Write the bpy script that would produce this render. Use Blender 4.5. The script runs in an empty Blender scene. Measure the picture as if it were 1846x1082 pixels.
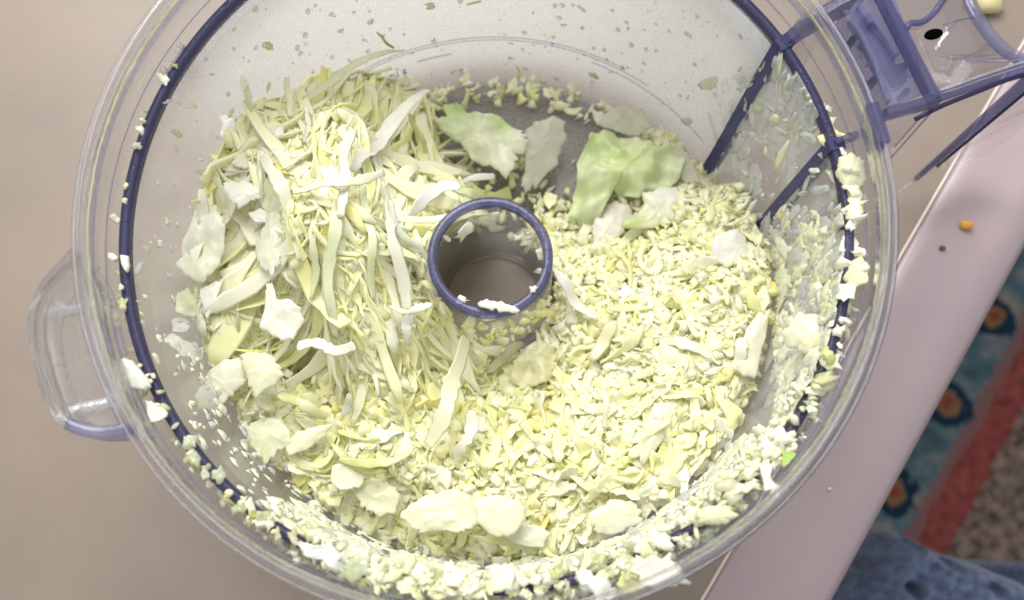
import bpy, math, random
import numpy as np
from mathutils import Matrix, Vector, noise

random.seed(7); rng = np.random.default_rng(7)
S = 0.01                                   # everything below is written in centimetres
scn = bpy.context.scene
COL = scn.collection

# ------------------------------------------------------------------ camera
RZ = 11.53                                 # height of the rim above the table
F, CX, CY, CZ, TILT, ROLL = 1711.8, 0.653, -8.437, 22.73 + RZ, 0.2434, -0.0204
_ct, _st, _cr, _sr = math.cos(TILT), math.sin(TILT), math.cos(ROLL), math.sin(ROLL)
RM = np.array([[1, 0, 0], [0, _ct, -_st], [0, _st, _ct]]) @ np.array([[_cr, -_sr, 0], [_sr, _cr, 0], [0, 0, 1]])
CAMP = np.array([CX, CY, CZ])
cam_d = bpy.data.cameras.new('camera'); cam = bpy.data.objects.new('camera', cam_d); COL.objects.link(cam)
cam_d.sensor_width = 36; cam_d.lens = 36 * F / 1846
cam_d.clip_start = 0.01; cam_d.clip_end = 20
cam_d.dof.use_dof = True; cam_d.dof.focus_distance = 0.285; cam_d.dof.aperture_fstop = 11
mw = Matrix([list(RM[i]) + [CAMP[i] * S] for i in range(3)] + [[0, 0, 0, 1]])
cam.matrix_world = mw
scn.camera = cam

def px(u, v, z):
    """the place on the level z (cm) that the photograph shows at pixel u, v"""
    d = RM @ np.array([(u - 923) / F, -(v - 541) / F, -1.0])
    return CAMP + d * ((z - CZ) / d[2])

# ------------------------------------------------------------------ light
w = bpy.data.worlds.new('World'); scn.world = w; w.use_nodes = True
bg = w.node_tree.nodes['Background']
bg.inputs[0].default_value = (0.95, 0.96, 1.0, 1); bg.inputs[1].default_value = 0.62

def area(name, loc, target, sx, sy, power, colour):
    l = bpy.data.lights.new(name, 'AREA'); l.shape = 'RECTANGLE'; l.size = sx; l.size_y = sy
    l.energy = power; l.color = colour
    o = bpy.data.objects.new(name, l); COL.objects.link(o)
    o.location = loc
    o.rotation_euler = (Vector(target) - Vector(loc)).to_track_quat('-Z', 'Y').to_euler()
    return o
area('window_light', (-0.12, 0.55, 0.80), (0, 0, 0.03), 0.80, 0.60, 11.5, (1.0, 0.99, 0.975))

scn.view_settings.view_transform = 'Standard'; scn.view_settings.look = 'None'
scn.view_settings.exposure = 0.12; scn.view_settings.gamma = 1.0
cy = scn.cycles
cy.use_denoising = True
cy.max_bounces = 32; cy.diffuse_bounces = 20; cy.glossy_bounces = 6; cy.transmission_bounces = 12
cy.transparent_max_bounces = 40; cy.sample_clamp_indirect = 6.0

# ------------------------------------------------------------------ materials
def mat(name):
    m = bpy.data.materials.new(name); m.use_nodes = True
    nt = m.node_tree; nt.nodes.clear()
    out = nt.nodes.new('ShaderNodeOutputMaterial')
    return m, nt, out
def nd(nt, typ, **kw):
    n = nt.nodes.new(typ)
    for k, v in kw.items():
        if k[0] == '_': setattr(n, k[1:], v)
        else: n.inputs[k.replace('__', ' ')].default_value = v
    return n
def noise_n(nt, scale, detail=4, rough=0.55, dist=0.0, coord='Object'):
    tc = nd(nt, 'ShaderNodeTexCoord'); n = nd(nt, 'ShaderNodeTexNoise')
    n.inputs['Scale'].default_value = scale; n.inputs['Detail'].default_value = detail
    n.inputs['Roughness'].default_value = rough; n.inputs['Distortion'].default_value = dist
    nt.links.new(tc.outputs[coord], n.inputs['Vector'])
    return n
def ramp(nt, src, stops):
    r = nd(nt, 'ShaderNodeValToRGB'); e = r.color_ramp.elements
    while len(e) < len(stops): e.new(0.5)
    for i, (p, c) in enumerate(stops):
        e[i].position = p; e[i].color = c if len(c) == 4 else (*c, 1)
    nt.links.new(src, r.inputs[0])
    return r
def math_n(nt, op, a, b=None):
    n = nd(nt, 'ShaderNodeMath', _operation=op)
    for i, v in enumerate((a, b)):
        if v is None: continue
        if isinstance(v, (int, float)): n.inputs[i].default_value = v
        else: nt.links.new(v, n.inputs[i])
    return n.outputs[0]

def clear_plastic(name, tint, film=0.0, glare_mist=0.0, gloss_rough=0.05, bump=0.0, bump_scale=900, f0=0.045, body=None, body_fac=0.0, speck=0.0):
    """clear plastic sheet: lets light straight through, reflects by angle, with a little milky film of juice"""
    m, nt, out = mat(name)
    lw = nd(nt, 'ShaderNodeLayerWeight'); lw.inputs['Blend'].default_value = 0.5
    fr = math_n(nt, 'ADD', math_n(nt, 'MULTIPLY', math_n(nt, 'POWER', lw.outputs['Facing'], 5.0), 0.7), f0)
    tr = nd(nt, 'ShaderNodeBsdfTransparent'); tr.inputs[0].default_value = (*tint, 1)
    gl = nd(nt, 'ShaderNodeBsdfGlossy'); gl.inputs['Roughness'].default_value = gloss_rough
    mx = nd(nt, 'ShaderNodeMixShader')
    nt.links.new(fr, mx.inputs[0]); nt.links.new(tr.outputs[0], mx.inputs[1]); nt.links.new(gl.outputs[0], mx.inputs[2])
    last = mx
    if bump:
        bn = noise_n(nt, bump_scale, 3); bp = nd(nt, 'ShaderNodeBump'); bp.inputs['Strength'].default_value = bump
        bp.inputs['Distance'].default_value = 0.0003
        nt.links.new(bn.outputs[0], bp.inputs['Height']); nt.links.new(bp.outputs[0], gl.inputs['Normal'])
    if film:
        df = nd(nt, 'ShaderNodeBsdfDiffuse'); df.inputs[0].default_value = (0.82, 0.82, 0.80, 1)
        tl = nd(nt, 'ShaderNodeBsdfTranslucent'); tl.inputs[0].default_value = (0.9, 0.9, 0.88, 1)
        md = nd(nt, 'ShaderNodeMixShader'); md.inputs[0].default_value = 0.75
        nt.links.new(df.outputs[0], md.inputs[1]); nt.links.new(tl.outputs[0], md.inputs[2])
        n1 = noise_n(nt, 420, 5, 0.7); n2 = noise_n(nt, 35, 3, 0.6)
        r1 = ramp(nt, n1.outputs[0], [(0.42, (0.35,) * 3), (0.66, (1,) * 3)])
        r2 = ramp(nt, n2.outputs[0], [(0.3, (0.45,) * 3), (0.7, (1,) * 3)])
        f = math_n(nt, 'MULTIPLY', math_n(nt, 'MULTIPLY', r1.outputs[0], r2.outputs[0]), film)
        if glare_mist:                                    # far-side condensation, whitened further to paint the bright glare into the wall
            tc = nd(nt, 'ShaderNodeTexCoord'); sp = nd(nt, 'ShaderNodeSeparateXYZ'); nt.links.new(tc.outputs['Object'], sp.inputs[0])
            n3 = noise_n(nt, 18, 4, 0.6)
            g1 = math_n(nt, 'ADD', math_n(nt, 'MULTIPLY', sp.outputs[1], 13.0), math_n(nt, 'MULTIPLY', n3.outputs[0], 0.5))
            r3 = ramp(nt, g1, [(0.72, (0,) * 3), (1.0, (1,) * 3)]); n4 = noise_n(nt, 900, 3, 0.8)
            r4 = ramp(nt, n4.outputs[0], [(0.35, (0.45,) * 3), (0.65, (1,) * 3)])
            f = math_n(nt, 'ADD', f, math_n(nt, 'MULTIPLY', math_n(nt, 'MULTIPLY', r3.outputs[0], r4.outputs[0]), glare_mist))
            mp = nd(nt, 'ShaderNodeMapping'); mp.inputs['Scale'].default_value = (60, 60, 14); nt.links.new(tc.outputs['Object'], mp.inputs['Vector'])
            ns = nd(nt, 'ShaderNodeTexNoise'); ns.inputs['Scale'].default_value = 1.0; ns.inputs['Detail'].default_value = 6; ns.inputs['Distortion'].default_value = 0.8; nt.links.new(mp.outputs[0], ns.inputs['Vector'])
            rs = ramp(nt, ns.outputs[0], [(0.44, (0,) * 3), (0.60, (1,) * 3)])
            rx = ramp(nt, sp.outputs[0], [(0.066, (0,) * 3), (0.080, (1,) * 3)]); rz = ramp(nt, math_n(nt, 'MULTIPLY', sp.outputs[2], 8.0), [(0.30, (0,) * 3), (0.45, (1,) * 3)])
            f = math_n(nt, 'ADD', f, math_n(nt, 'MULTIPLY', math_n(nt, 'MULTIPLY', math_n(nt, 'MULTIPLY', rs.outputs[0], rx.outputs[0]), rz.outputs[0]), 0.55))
        m2 = nd(nt, 'ShaderNodeMixShader'); nt.links.new(f, m2.inputs[0])
        nt.links.new(last.outputs[0], m2.inputs[1]); nt.links.new(md.outputs[0], m2.inputs[2]); last = m2
    if body_fac:
        df = nd(nt, 'ShaderNodeBsdfDiffuse'); df.inputs[0].default_value = (*body, 1)
        m3 = nd(nt, 'ShaderNodeMixShader'); m3.inputs[0].default_value = body_fac
        nt.links.new(last.outputs[0], m3.inputs[1]); nt.links.new(df.outputs[0], m3.inputs[2]); last = m3
    nt.links.new(last.outputs[0], out.inputs[0])
    return m
M_WALL = clear_plastic('clear_wall_plastic', (0.965, 0.965, 0.975), film=0.17, glare_mist=0.75, gloss_rough=0.10, bump=0.6, bump_scale=700)
M_CLEAR = clear_plastic('clear_plastic', (0.975, 0.975, 0.98), film=0.03, gloss_rough=0.05, bump=0.15)
M_HUB = clear_plastic('clear_hub_plastic', (0.95, 0.95, 0.96), film=0.15, gloss_rough=0.06, bump=0.4)
M_EDGE = clear_plastic('violet_blue_plastic_edge', (0.56, 0.56, 0.74), gloss_rough=0.08, body=(0.15, 0.15, 0.29), body_fac=0.27, bump=0.35, f0=0.05)
M_DEEP = clear_plastic('deep_indigo_plastic_edge', (0.36, 0.35, 0.52), gloss_rough=0.12, body=(0.07, 0.067, 0.14), body_fac=0.55, bump=0.4, f0=0.035)
M_POST = clear_plastic('indigo_post_plastic', (0.38, 0.38, 0.58), gloss_rough=0.1, body=(0.085, 0.085, 0.21), body_fac=0.55, bump=0.3, f0=0.05)
M_PALE = clear_plastic('pale_blue_plastic', (0.74, 0.75, 0.86), gloss_rough=0.08, body=(0.35, 0.36, 0.55), body_fac=0.16, bump=0.2, f0=0.06)

m, nt, out = mat('solid_clear_plastic')
g = nd(nt, 'ShaderNodeBsdfGlass'); g.inputs['IOR'].default_value = 1.46; g.inputs['Roughness'].default_value = 0.03
g.inputs['Color'].default_value = (0.975, 0.975, 0.985, 1)
tr = nd(nt, 'ShaderNodeBsdfTransparent'); tr.inputs[0].default_value = (0.94, 0.94, 0.955, 1)
mx = nd(nt, 'ShaderNodeMixShader'); mx.inputs[0].default_value = 0.45
nt.links.new(g.outputs[0], mx.inputs[1]); nt.links.new(tr.outputs[0], mx.inputs[2]); nt.links.new(mx.outputs[0], out.inputs[0])
M_GLASS = m

def cabbage(name, alpha=1.0, trans=0.08):
    m, nt, out = mat(name)
    at = nd(nt, 'ShaderNodeAttribute'); at.attribute_name = 'tint'
    n = noise_n(nt, 260, 5, 0.6, 0.6); r = ramp(nt, n.outputs[0], [(0.3, (0.985, 0.97, 0.88)), (0.7, (1, 1, 1))])
    mul = nd(nt, 'ShaderNodeMix', _data_type='RGBA', _blend_type='MULTIPLY'); mul.inputs[0].default_value = 1
    nt.links.new(at.outputs[0], mul.inputs[6]); nt.links.new(r.outputs[0], mul.inputs[7])
    nm = noise_n(nt, 75, 4, 0.6, 0.4); rm = ramp(nt, nm.outputs[0], [(0.42, (0,) * 3), (0.74, (0.6,) * 3)])
    mot = nd(nt, 'ShaderNodeMix', _data_type='RGBA'); nt.links.new(rm.outputs[0], mot.inputs[0]); nt.links.new(mul.outputs[2], mot.inputs[6]); mot.inputs[7].default_value = (.92, .925, .76, 1)
    df = nd(nt, 'ShaderNodeBsdfDiffuse'); nt.links.new(mot.outputs[2], df.inputs[0])
    n2 = noise_n(nt, 620, 4, 0.6); bp = nd(nt, 'ShaderNodeBump'); bp.inputs['Strength'].default_value = 0.6; bp.inputs['Distance'].default_value = 0.0005
    nt.links.new(n2.outputs[0], bp.inputs['Height'])
    bp2 = nd(nt, 'ShaderNodeBump'); bp2.inputs['Strength'].default_value = 0.15; bp2.inputs['Distance'].default_value = 0.0005
    nt.links.new(n2.outputs[0], bp2.inputs['Height']); nt.links.new(bp2.outputs[0], df.inputs['Normal'])
    tl = nd(nt, 'ShaderNodeBsdfTranslucent')          # light that has gone through the flesh comes out yellower
    deep = nd(nt, 'ShaderNodeMix', _data_type='RGBA', _blend_type='MULTIPLY'); deep.inputs[0].default_value = 1
    nt.links.new(mot.outputs[2], deep.inputs[6]); deep.inputs[7].default_value = (1.0, 0.99, 0.52, 1) if alpha == 1 else (1, 1, .96, 1)
    nt.links.new(deep.outputs[2], tl.inputs[0])
    mx = nd(nt, 'ShaderNodeMixShader'); mx.inputs[0].default_value = trans
    nt.links.new(df.outputs[0], mx.inputs[1]); nt.links.new(tl.outputs[0], mx.inputs[2])
    gl = nd(nt, 'ShaderNodeBsdfGlossy'); gl.inputs['Roughness'].default_value = 0.14; nt.links.new(bp.outputs[0], gl.inputs['Normal'])
    lw = nd(nt, 'ShaderNodeLayerWeight'); lw.inputs['Blend'].default_value = 0.5
    fr = math_n(nt, 'ADD', math_n(nt, 'MULTIPLY', math_n(nt, 'POWER', lw.outputs['Facing'], 4.0), 0.25), 0.045)
    mg = nd(nt, 'ShaderNodeMixShader'); nt.links.new(fr, mg.inputs[0]); nt.links.new(mx.outputs[0], mg.inputs[1]); nt.links.new(gl.outputs[0], mg.inputs[2])
    last = mg
    if alpha < 1:
        tr = nd(nt, 'ShaderNodeBsdfTransparent'); m2 = nd(nt, 'ShaderNodeMixShader'); m2.inputs[0].default_value = alpha
        nt.links.new(tr.outputs[0], m2.inputs[1]); nt.links.new(mg.outputs[0], m2.inputs[2]); last = m2
    nt.links.new(last.outputs[0], out.inputs[0])
    return m
M_CAB = cabbage('cabbage_flesh')
M_WET = cabbage('wet_thin_cabbage', 0.84, 0.5)
M_SMEAR = cabbage('cabbage_juice_smear', 0.40, 0.5)

def simple(name, base, rough, nscale=20, namt=0.12, bump=0.0, bscale=400, spec=0.5, bdist=0.0003):
    m, nt, out = mat(name)
    n = noise_n(nt, nscale, 5, 0.6)
    lo = tuple(c * (1 - namt) for c in base); hi = tuple(min(1, c * (1 + namt)) for c in base)
    r = ramp(nt, n.outputs[0], [(0.3, lo), (0.7, hi)])
    p = nd(nt, 'ShaderNodeBsdfPrincipled'); p.inputs['Roughness'].default_value = rough; p.inputs['Specular IOR Level'].default_value = spec
    nt.links.new(r.outputs[0], p.inputs['Base Color'])
    if bump:
        b = noise_n(nt, bscale, 4); bp = nd(nt, 'ShaderNodeBump'); bp.inputs['Strength'].default_value = bump; bp.inputs['Distance'].default_value = bdist
        nt.links.new(b.outputs[0], bp.inputs['Height']); nt.links.new(bp.outputs[0], p.inputs['Normal'])
    nt.links.new(p.outputs[0], out.inputs[0])
    return m
M_TABLE = simple('beige_laminate', (0.265, 0.212, 0.168), 0.42, 14, 0.10, 0.15, 500)
M_BORDER = simple('pinkish_plastic_border', (0.40, 0.315, 0.32), 0.25, 7, 0.05, 0.06, 300)
M_TRIM = simple('cream_edging', (0.72, 0.62, 0.54), 0.4)
M_BLACK = simple('black_plug', (0.002, 0.002, 0.002), 0.9, spec=0.0)
M_ORANGE = simple('orange_crumb', (0.75, 0.35, 0.04), 0.6)
M_GREY = simple('dark_grey_crumb', (0.08, 0.07, 0.07), 0.6)
M_YELLOWISH = simple('pale_yellow_crumb', (0.62, 0.55, 0.28), 0.6)
M_SEED = simple('pale_crumb', (0.75, 0.68, 0.68), 0.6)

m, nt, out = mat('water')
g = nd(nt, 'ShaderNodeBsdfGlass'); g.inputs['IOR'].default_value = 1.33; g.inputs['Roughness'].default_value = 0.0
nt.links.new(g.outputs[0], out.inputs[0]); M_WATER = m

# ------------------------------------------------------------------ mesh helpers
def make(name, V, Fc, material, parent=None, smooth=True, tint=None, centre=False, matidx=None):
    V = np.asarray(V, float)
    c = np.zeros(3)
    if centre:
        c = V.mean(0); c[2] = V[:, 2].min()
    me = bpy.data.meshes.new(name)
    me.from_pydata(((V - c) * S).tolist(), [], Fc)
    if smooth: me.polygons.foreach_set('use_smooth', [True] * len(me.polygons))
    if isinstance(material, (list, tuple)):
        for q in material: me.materials.append(q)
    else: me.materials.append(material)
    if matidx is not None: me.polygons.foreach_set('material_index', matidx)
    if tint is not None:
        a = me.attributes.new('tint', 'FLOAT_COLOR', 'POINT')
        t = np.ones((len(V), 4)); t[:, :3] = tint
        a.data.foreach_set('color', t.ravel())
    me.update()
    o = bpy.data.objects.new(name, me); COL.objects.link(o)
    o.location = Vector(c * S)
    if parent: o.parent = parent
    return o
def tag(o, label=None, cat=None, group=None, kind=None):
    if label: o['label'] = label
    if cat: o['category'] = cat
    if group: o['group'] = group
    if kind: o['kind'] = kind
    return o
def empty(name, label, cat, loc=(0, 0, 0), group=None):
    o = bpy.data.objects.new(name, None); COL.objects.link(o); o.location = Vector(loc) * S
    o.empty_display_size = 0.01
    return tag(o, label, cat, group)

def lathe(profile, n=160, a0=0.0, a1=2 * math.pi, cx=0, cyy=0, closed=True, wob=None):
    """closed cross-section (r, z) swept about the bowl's axis"""
    full = abs(a1 - a0 - 2 * math.pi) < 1e-6
    k = len(profile); V = []; Fc = []
    m_ = n if full else n + 1
    for i in range(m_):
        a = a0 + (a1 - a0) * i / n
        for r, z in profile: V.append((cx + r * math.cos(a), cyy + r * math.sin(a), z))
    for i in range(n):
        j = (i + 1) % m_
        for q in range(k if closed else k - 1):
            q2 = (q + 1) % k
            Fc.append((i * k + q, j * k + q, j * k + q2, i * k + q2))
    if not full and closed:
        Fc.append(tuple(range(k - 1, -1, -1))); Fc.append(tuple(n * k + q for q in range(k)))
    return V, Fc
def prism(poly, z0, z1, bev=0.0):
    """outline (x, y) between two levels, upper and lower edge chamfered"""
    P = np.array([(p[0], p[1]) for p in poly], float); n = len(P); c = P.mean(0)
    def ring(s, z):
        return [(*(p + (c - p) / max(1e-6, np.linalg.norm(c - p)) * s), z) for p in P]
    V = ring(bev, z0) + ring(0, z0 + bev) + ring(0, z1 - bev) + ring(bev, z1) if bev else ring(0, z0) + ring(0, z1)
    L = 4 if bev else 2; Fc = []
    for k in range(L - 1):
        for i in range(n):
            j = (i + 1) % n
            Fc.append((k * n + i, k * n + j, (k + 1) * n + j, (k + 1) * n + i))
    Fc.append(tuple(range(n - 1, -1, -1))); Fc.append(tuple((L - 1) * n + i for i in range(n)))
    return V, Fc
def smooth_path(P, n=8, closed=False):
    P = np.asarray(P, float); N = len(P); out_ = []
    for i in range(N if closed else N - 1):
        g_ = lambda k: P[k % N] if closed else P[min(max(k, 0), N - 1)]
        p0, p1, p2, p3 = g_(i - 1), g_(i), g_(i + 1), g_(i + 2)
        for t in np.arange(n) / n:
            out_.append(0.5 * ((2 * p1) + (p2 - p0) * t + (2 * p0 - 5 * p1 + 4 * p2 - p3) * t * t + (3 * p1 - p0 - 3 * p2 + p3) * t ** 3))
    if not closed: out_.append(P[-1])
    return np.array(out_)
def fence(path, th, z0, z1):
    """upright strip following a plan path, thickness th, levels z0..z1 (numbers or per-point lists)"""
    P = np.asarray(path, float)[:, :2]; n = len(P)
    T = np.gradient(P, axis=0); T /= np.linalg.norm(T, axis=1)[:, None] + 1e-9
    N = np.stack([-T[:, 1], T[:, 0]], 1) * th / 2
    z0 = np.broadcast_to(z0, (n,)); z1 = np.broadcast_to(z1, (n,))
    b = 0.22 * th
    V = []
    for i in range(n):
        a, c = P[i] + N[i], P[i] - N[i]; a2, c2 = P[i] + N[i] * .6, P[i] - N[i] * .6
        V += [(*a, z0[i]), (*a, z1[i] - b), (*a2, z1[i]), (*c2, z1[i]), (*c, z1[i] - b), (*c, z0[i])]
    Fc = []
    for i in range(n - 1):
        for q in range(6):
            q2 = (q + 1) % 6
            Fc.append((i * 6 + q, i * 6 + q2, (i + 1) * 6 + q2, (i + 1) * 6 + q))
    Fc.append((5, 4, 3, 2, 1, 0)); Fc.append(tuple((n - 1) * 6 + q for q in range(6)))
    return V, Fc
def rod(path, r, k=8):
    P = np.asarray(path, float); n = len(P); R_ = np.broadcast_to(r, (n,))
    T = np.gradient(P, axis=0); T /= np.linalg.norm(T, axis=1)[:, None] + 1e-9
    up = np.array([0, 0, 1.0]); V = []; Fc = []
    for i in range(n):
        s = np.cross(T[i], up)
        if np.linalg.norm(s) < .1: s = np.cross(T[i], [1, 0, 0])
        s /= np.linalg.norm(s); u = np.cross(s, T[i])
        for q in range(k):
            a = 2 * math.pi * q / k; V.append(P[i] + R_[i] * (s * math.cos(a) + u * math.sin(a)))
    for i in range(n - 1):
        for q in range(k):
            q2 = (q + 1) % k; Fc.append((i * k + q, i * k + q2, (i + 1) * k + q2, (i + 1) * k + q))
    Fc.append(tuple(range(k - 1, -1, -1))); Fc.append(tuple((n - 1) * k + q for q in range(k)))
    return V, Fc
class Bag:
    def __init__(s): s.V = []; s.F = []; s.T = []; s.n = 0
    def add(s, V, Fc, tint=None):
        V = np.asarray(V, float); s.V.append(V)
        s.F += [tuple(i + s.n for i in f) for f in Fc]; s.n += len(V)
        if tint is not None: s.T.append(np.broadcast_to(np.asarray(tint, float), (len(V), 3)))
        return s
    def build(s, name, material, parent=None, smooth=True):
        return make(name, np.concatenate(s.V), s.F, material, parent, smooth, np.concatenate(s.T) if s.T else None)

# ------------------------------------------------------------------ the table
eA, eB = px(1846, 458, -0.8)[:2], px(1506, 1082, -0.8)[:2]          # outer edge of the table
iA, iB = px(1721, 284, 0)[:2], px(1627, 455, 0)[:2]
ed = (eB - eA) / np.linalg.norm(eB - eA); en = np.array([-ed[1], ed[0]])
if np.dot(en, iA - eA) > 0: en = -en                                  # points outward, off the table
wid = float(np.dot(eA - (iA + iB) / 2, en))                           # width of the border
O = eA - en * wid                                                     # on the inner line
def strip(profile, L0=-90, L1=70, n=40):
    V, Fc = [], []; k = len(profile)
    for i in range(n + 1):
        s_ = L0 + (L1 - L0) * i / n
        for d, z in profile:
            p = O + ed * s_ + en * d; V.append((p[0], p[1], z))
    for i in range(n):
        for q in range(k - 1): Fc.append((i * k + q, i * k + q + 1, (i + 1) * k + q + 1, (i + 1) * k + q))
    return V, Fc
table = empty('table', 'beige table with a rounded pinkish border under the clear bowl', 'table', (0, 0, 0))
V, Fc = [], []
for d in (-0.02, -110):
    for s_ in (-90, 70):
        p = O + ed * s_ + en * d; V += [(p[0], p[1], 0.0), (p[0], p[1], -2.5)]
Fc = [(0, 4, 6, 2), (1, 3, 7, 5), (0, 2, 3, 1), (4, 5, 7, 6), (0, 1, 5, 4), (2, 6, 7, 3)]
make('tabletop', V, Fc, M_TABLE, table, smooth=False)
prof = [(0.10, -2.4), (0.10, -0.10), (0.13, -0.03), (0.3, 0.05), (0.8, 0.08), (wid * .3, 0.06), (wid * .45, 0.03), (wid * .6, 0.06)]
R0 = 1.5; zc = 0.08 - R0; dc = wid - R0
for k in range(0, 13):
    a = math.pi / 2 - k / 12 * math.pi * .95
    prof.append((dc + R0 * math.cos(a), zc + R0 * math.sin(a)))
V, Fc = strip(prof); make('border', V, Fc, M_BORDER, table)
V, Fc = strip([(-0.02, -.2), (-0.02, 0.03), (0.0, 0.055), (0.05, 0.06), (0.09, 0.03), (0.09, -.2)], n=2); make('edging', V, Fc, M_TRIM, table)

# ------------------------------------------------------------------ rug on the floor below
RUGZ = -68.0
ra, rb = px(1813, 740, RUGZ), px(1686, 974, RUGZ)
rd = rb - ra; rot = math.atan2(rd[1], rd[0])          # local +x runs down the red stripe, local y across it
m, nt, out = mat('patterned_rug_pile')
tc = nd(nt, 'ShaderNodeTexCoord'); sep = nd(nt, 'ShaderNodeSeparateXYZ')
nz = noise_n(nt, 90, 3, 0.6); nz2 = noise_n(nt, 25, 3, 0.6)
nt.links.new(tc.outputs['Object'], sep.inputs[0])
def lin(sock, mul, add): return math_n(nt, 'ADD', math_n(nt, 'MULTIPLY', sock, mul), add)
X = math_n(nt, 'ADD', lin(sep.outputs[0], 100, 0), math_n(nt, 'MULTIPLY', math_n(nt, 'SUBTRACT', nz.outputs[0], .5), 1.2))
Y = math_n(nt, 'ADD', lin(sep.outputs[1], 100, 0), math_n(nt, 'MULTIPLY', math_n(nt, 'SUBTRACT', nz2.outputs[0], .5), 2.0))
zig = math_n(nt, 'MULTIPLY', math_n(nt, 'PINGPONG', X, .7), 1.2)
Yz = math_n(nt, 'ADD', Y, zig)
def mix(fac, a, b):
    q = nd(nt, 'ShaderNodeMix', _data_type='RGBA')
    if isinstance(fac, (int, float)): q.inputs[0].default_value = fac
    else: nt.links.new(fac, q.inputs[0])
    for i, v in ((6, a), (7, b)):
        if isinstance(v, tuple): q.inputs[i].default_value = (*v, 1)
        else: nt.links.new(v, q.inputs[i])
    return q.outputs[2]
SGN = 1.0
side = math_n(nt, 'MULTIPLY', Y, SGN)
speck = ramp(nt, nz.outputs[0], [(0.35, (0.055, 0.042, 0.036)), (0.52, (0.17, 0.125, 0.10)), (0.7, (0.27, 0.2, 0.16))])
tealn = ramp(nt, nz2.outputs[0], [(0.35, (0.045, 0.080, 0.095)), (0.50, (0.085, 0.14, 0.155)), (0.64, (0.22, 0.19, 0.17))])
# orange and navy motifs repeated along the border
mxp = math_n(nt, 'SUBTRACT', math_n(nt, 'MODULO', math_n(nt, 'ADD', X, 1002.8), 11.4), 5.7)
myp = math_n(nt, 'ADD', Y, 5.7)
dist0 = math_n(nt, 'SQRT', math_n(nt, 'ADD', math_n(nt, 'MULTIPLY', mxp, mxp), math_n(nt, 'MULTIPLY', myp, myp)))
dist = math_n(nt, 'ADD', dist0, lin(nz2.outputs[0], 3.2, -1.6))
navy = math_n(nt, 'LESS_THAN', dist, 2.5); orange = math_n(nt, 'LESS_THAN', dist, 1.35); red_c = math_n(nt, 'LESS_THAN', dist, .75)
c = mix(navy, tealn.outputs[0], (0.008, 0.028, 0.05))
c = mix(orange, c, (0.20, 0.11, 0.05)); c = mix(red_c, c, (0.20, 0.05, 0.035))
pk = math_n(nt, 'GREATER_THAN', Yz, -2.5); c = mix(pk, c, (0.19, 0.095, 0.085))
rd_ = math_n(nt, 'GREATER_THAN', Y, -1.7); c = mix(rd_, c, ramp(nt, nz.outputs[0], [(0.35, (0.15, 0.035, 0.032)), (0.65, (0.27, 0.07, 0.06))]).outputs[0])
br = math_n(nt, 'GREATER_THAN', Y, 1.5); c = mix(br, c, speck.outputs[0])
p = nd(nt, 'ShaderNodeBsdfPrincipled'); p.inputs['Roughness'].default_value = 0.95; p.inputs['Specular IOR Level'].default_value = 0.1
nt.links.new(c, p.inputs['Base Color']); nt.links.new(p.outputs[0], out.inputs[0])
M_RUG = m
n = 90; V, Fc = [], []
for i in range(n + 1):
    for j in range(n + 1):
        x, y = -120 + 240 * i / n, -90 + 180 * j / n
        V.append((x, y, 0.35 * noise.noise(Vector((x * .35, y * .35, 0))) + 0.25 * random.random()))
for i in range(n):
    for j in range(n):
        a = i * (n + 1) + j; Fc.append((a, a + n + 1, a + n + 2, a + 1))
rug = make('rug', V, Fc, M_RUG); rug.location = Vector(((ra + rb) / 2) * S); rug.rotation_euler = (0, 0, rot)
tag(rug, 'patterned rug with red stripe, teal border and orange motifs below the table', 'rug')
V, Fc = [(-200, -200, -70), (200, -200, -70), (200, 200, -70), (-200, 200, -70)], [(0, 1, 2, 3)]
tag(make('floor', V, Fc, simple('brown_floor', (0.16, 0.12, 0.10), .6), smooth=False), kind='structure')

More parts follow.
